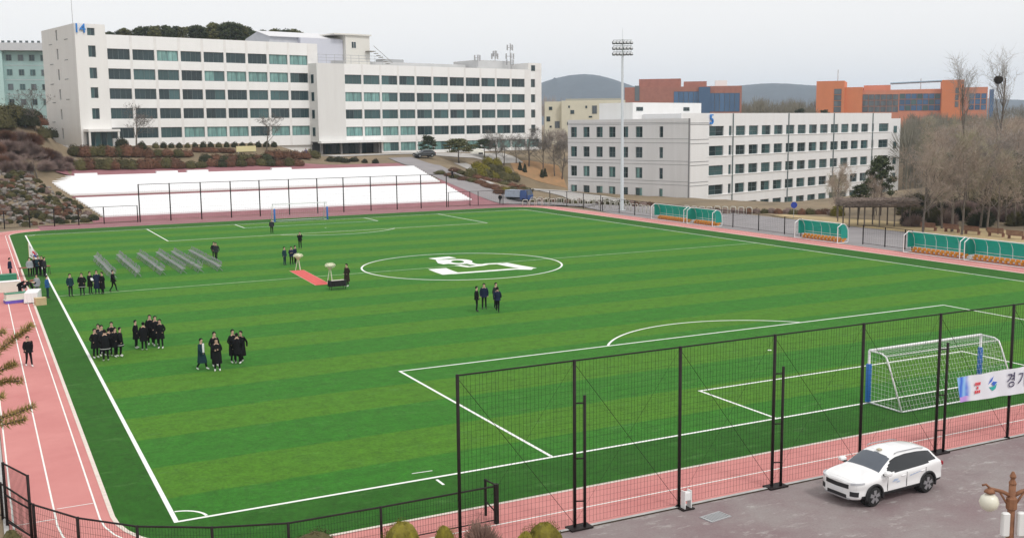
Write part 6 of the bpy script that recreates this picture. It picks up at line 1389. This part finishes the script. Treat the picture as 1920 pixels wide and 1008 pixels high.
for a in [(438, 680, 30, 'person at the left of the rightmost long coat trio', 'pocket', 'long', 1.05), (446, 682, 180, 'person with back turned in the rightmost long coat trio', 'stand', 'mid', .97), (454, 680, -50, 'person at the right of the rightmost long coat trio', 'walk', 'long', 1.02)]:
    person(a[0], a[1], a[2], a[3], a[4], a[5], 'black', 'black', 'w', a[6], G4)
q = MB(); q.bev(-.07, .07, -.16, -.12, .95, 1.45, .02); sc_ = gp(379, 693); o = q.build('scarf', M_wcl); o.location = (sc_[0]+.02, sc_[1], 0); o.rotation_euler = (0, 0, R(30)); tag(o, 'white scarf hanging on the dark teal coat', 'scarf')
G5 = 'four people right of the red carpet'
person(894, 584, 60, 'person in short black jacket, leftmost of four right of the carpet', 'pocket', 'short', 'black', 'black', 'k', 1.0, G5); person(908, 579, -20, 'person with dark hair second of four right of the carpet', 'stand', 'short', 'navy', 'black', 'k', 1.03, G5)
person(930, 578, 10, 'tall person behind with grey collar among four right of the carpet', 'stand', 'short', 'char', 'black', 'k', 1.06, G5); person(933, 585, 160, 'person walking in front, rightmost of four right of the carpet', 'walk', 'short', 'navy', 'black', 'k', 1.0, G5)
G6 = 'four people behind the red carpet'
person(534, 497, 30, 'person in dark teal suit, leftmost of four behind the carpet', 'stand', 'short', 'teal', 'teal', 'k', 1.0, G6); person(547, 496, -10, 'person in navy jacket with bright cap behind the carpet', 'fold', 'short', 'navy', 'black', 'k', 1.0, G6); person(554, 494, 40, 'person in navy jacket behind the far flower stand', 'stand', 'short', 'navy', 'black', 'k', 1.0, G6); person(563, 466, -30, 'person with raised arms taking a picture behind the carpet group', 'phone', 'short', 'black', 'black', 'k', 1.05, G6)
person(651, 537, -70, 'person in long dark brown coat by the near flower stand', 'pocket', 'long', 'brown', 'black', 'w', 1.05); person(402, 487, 20, 'person in black suit left of the pair by the chairs', 'pocket', 'short', 'black', 'black', 'k', 1.0); person(406, 488, -30, 'person in grey flecked jacket right of the pair by the chairs', 'walk', 'short', 'char', 'black', 'k', 1.0)
person(510, 438, 0, 'dark dressed person standing before the far goal', 'stand', 'short', 'char', 'black', 'k', .98)
person(55, 687, 20, 'person in black walking alone on the track', 'walk', 'short', 'black', 'black', 'w', .98); person(20, 521, 60, 'person in dark purple jacket on the track at the left', 'stand', 'short', 'navy', 'black', 'k', 1.0)
G7 = 'people behind the flag'
for a in [(57, 519, 20, 'person left of the flag pole with grey jacket', 'stand', 'grey'), (66, 517, 0, 'person right under the flag in black', 'pocket', 'black'), (73, 517, 30, 'person in dark teal right of the flag', 'fold', 'teal'), (80, 517, -20, 'person in black at the right of the flag group', 'pocket', 'black'), (85, 519, 60, 'person with pale collar at the far right of the flag group', 'stand', 'char')]:
    person(a[0], a[1], a[2], a[3], a[4], 'short', a[5], 'black', 'k', 1.0, G7)
person(38, 556, 60, 'person in black bending over the pale crates', 'bend', 'short', 'black', 'black', 'k', 1.02); person(46, 560, 70, 'person in black with white bib bending beside the draped table', 'bend', 'short', 'black', 'white', 'k', 1.04); person(71, 556, -20, 'person in grey jacket with pale cap behind the draped table', 'stand', 'short', 'grey', 'grey', 'k', .98); person(90, 559, 60, 'person in blue jacket right of the draped table', 'pocket', 'short', 'blue', 'teal', 'k', 1.0)
person(848, 336, 40, 'small distant person in black walking on the ramp', 'walk', 'short', 'black', 'black', 'k', 1.0, None, .1); person(938, 384, -30, 'small distant person in black beside the blue truck', 'stand', 'short', 'black', 'black', 'k', 1.0, None, .1); person(574, 296, 0, 'distant person in pale blue by the hedge corner', 'stand', 'short', 'blue', 'grey', 'w', 1.0, None, .05)
# ------------------------------------------------------------------ haze: air inside one closed box
q = MB(); q.box(-4600, 4600, -700, 4900, -9, 230)
hz = q.build('haze', None); hz.data.materials.clear(); mh = bpy.data.materials.new('pale_air'); mh.use_nodes = True; t = mh.node_tree; t.nodes.clear()
pv = t.nodes.new('ShaderNodeVolumePrincipled'); pv.inputs['Color'].default_value = (.70, .83, 1.0, 1); pv.inputs['Density'].default_value = HAZE; pv.inputs['Anisotropy'].default_value = .0
mo = t.nodes.new('ShaderNodeOutputMaterial'); t.links.new(pv.outputs[0], mo.inputs['Volume']); hz.data.materials.append(mh); tag(hz, 'pale blue grey air over the far hills', 'haze', kind='stuff')
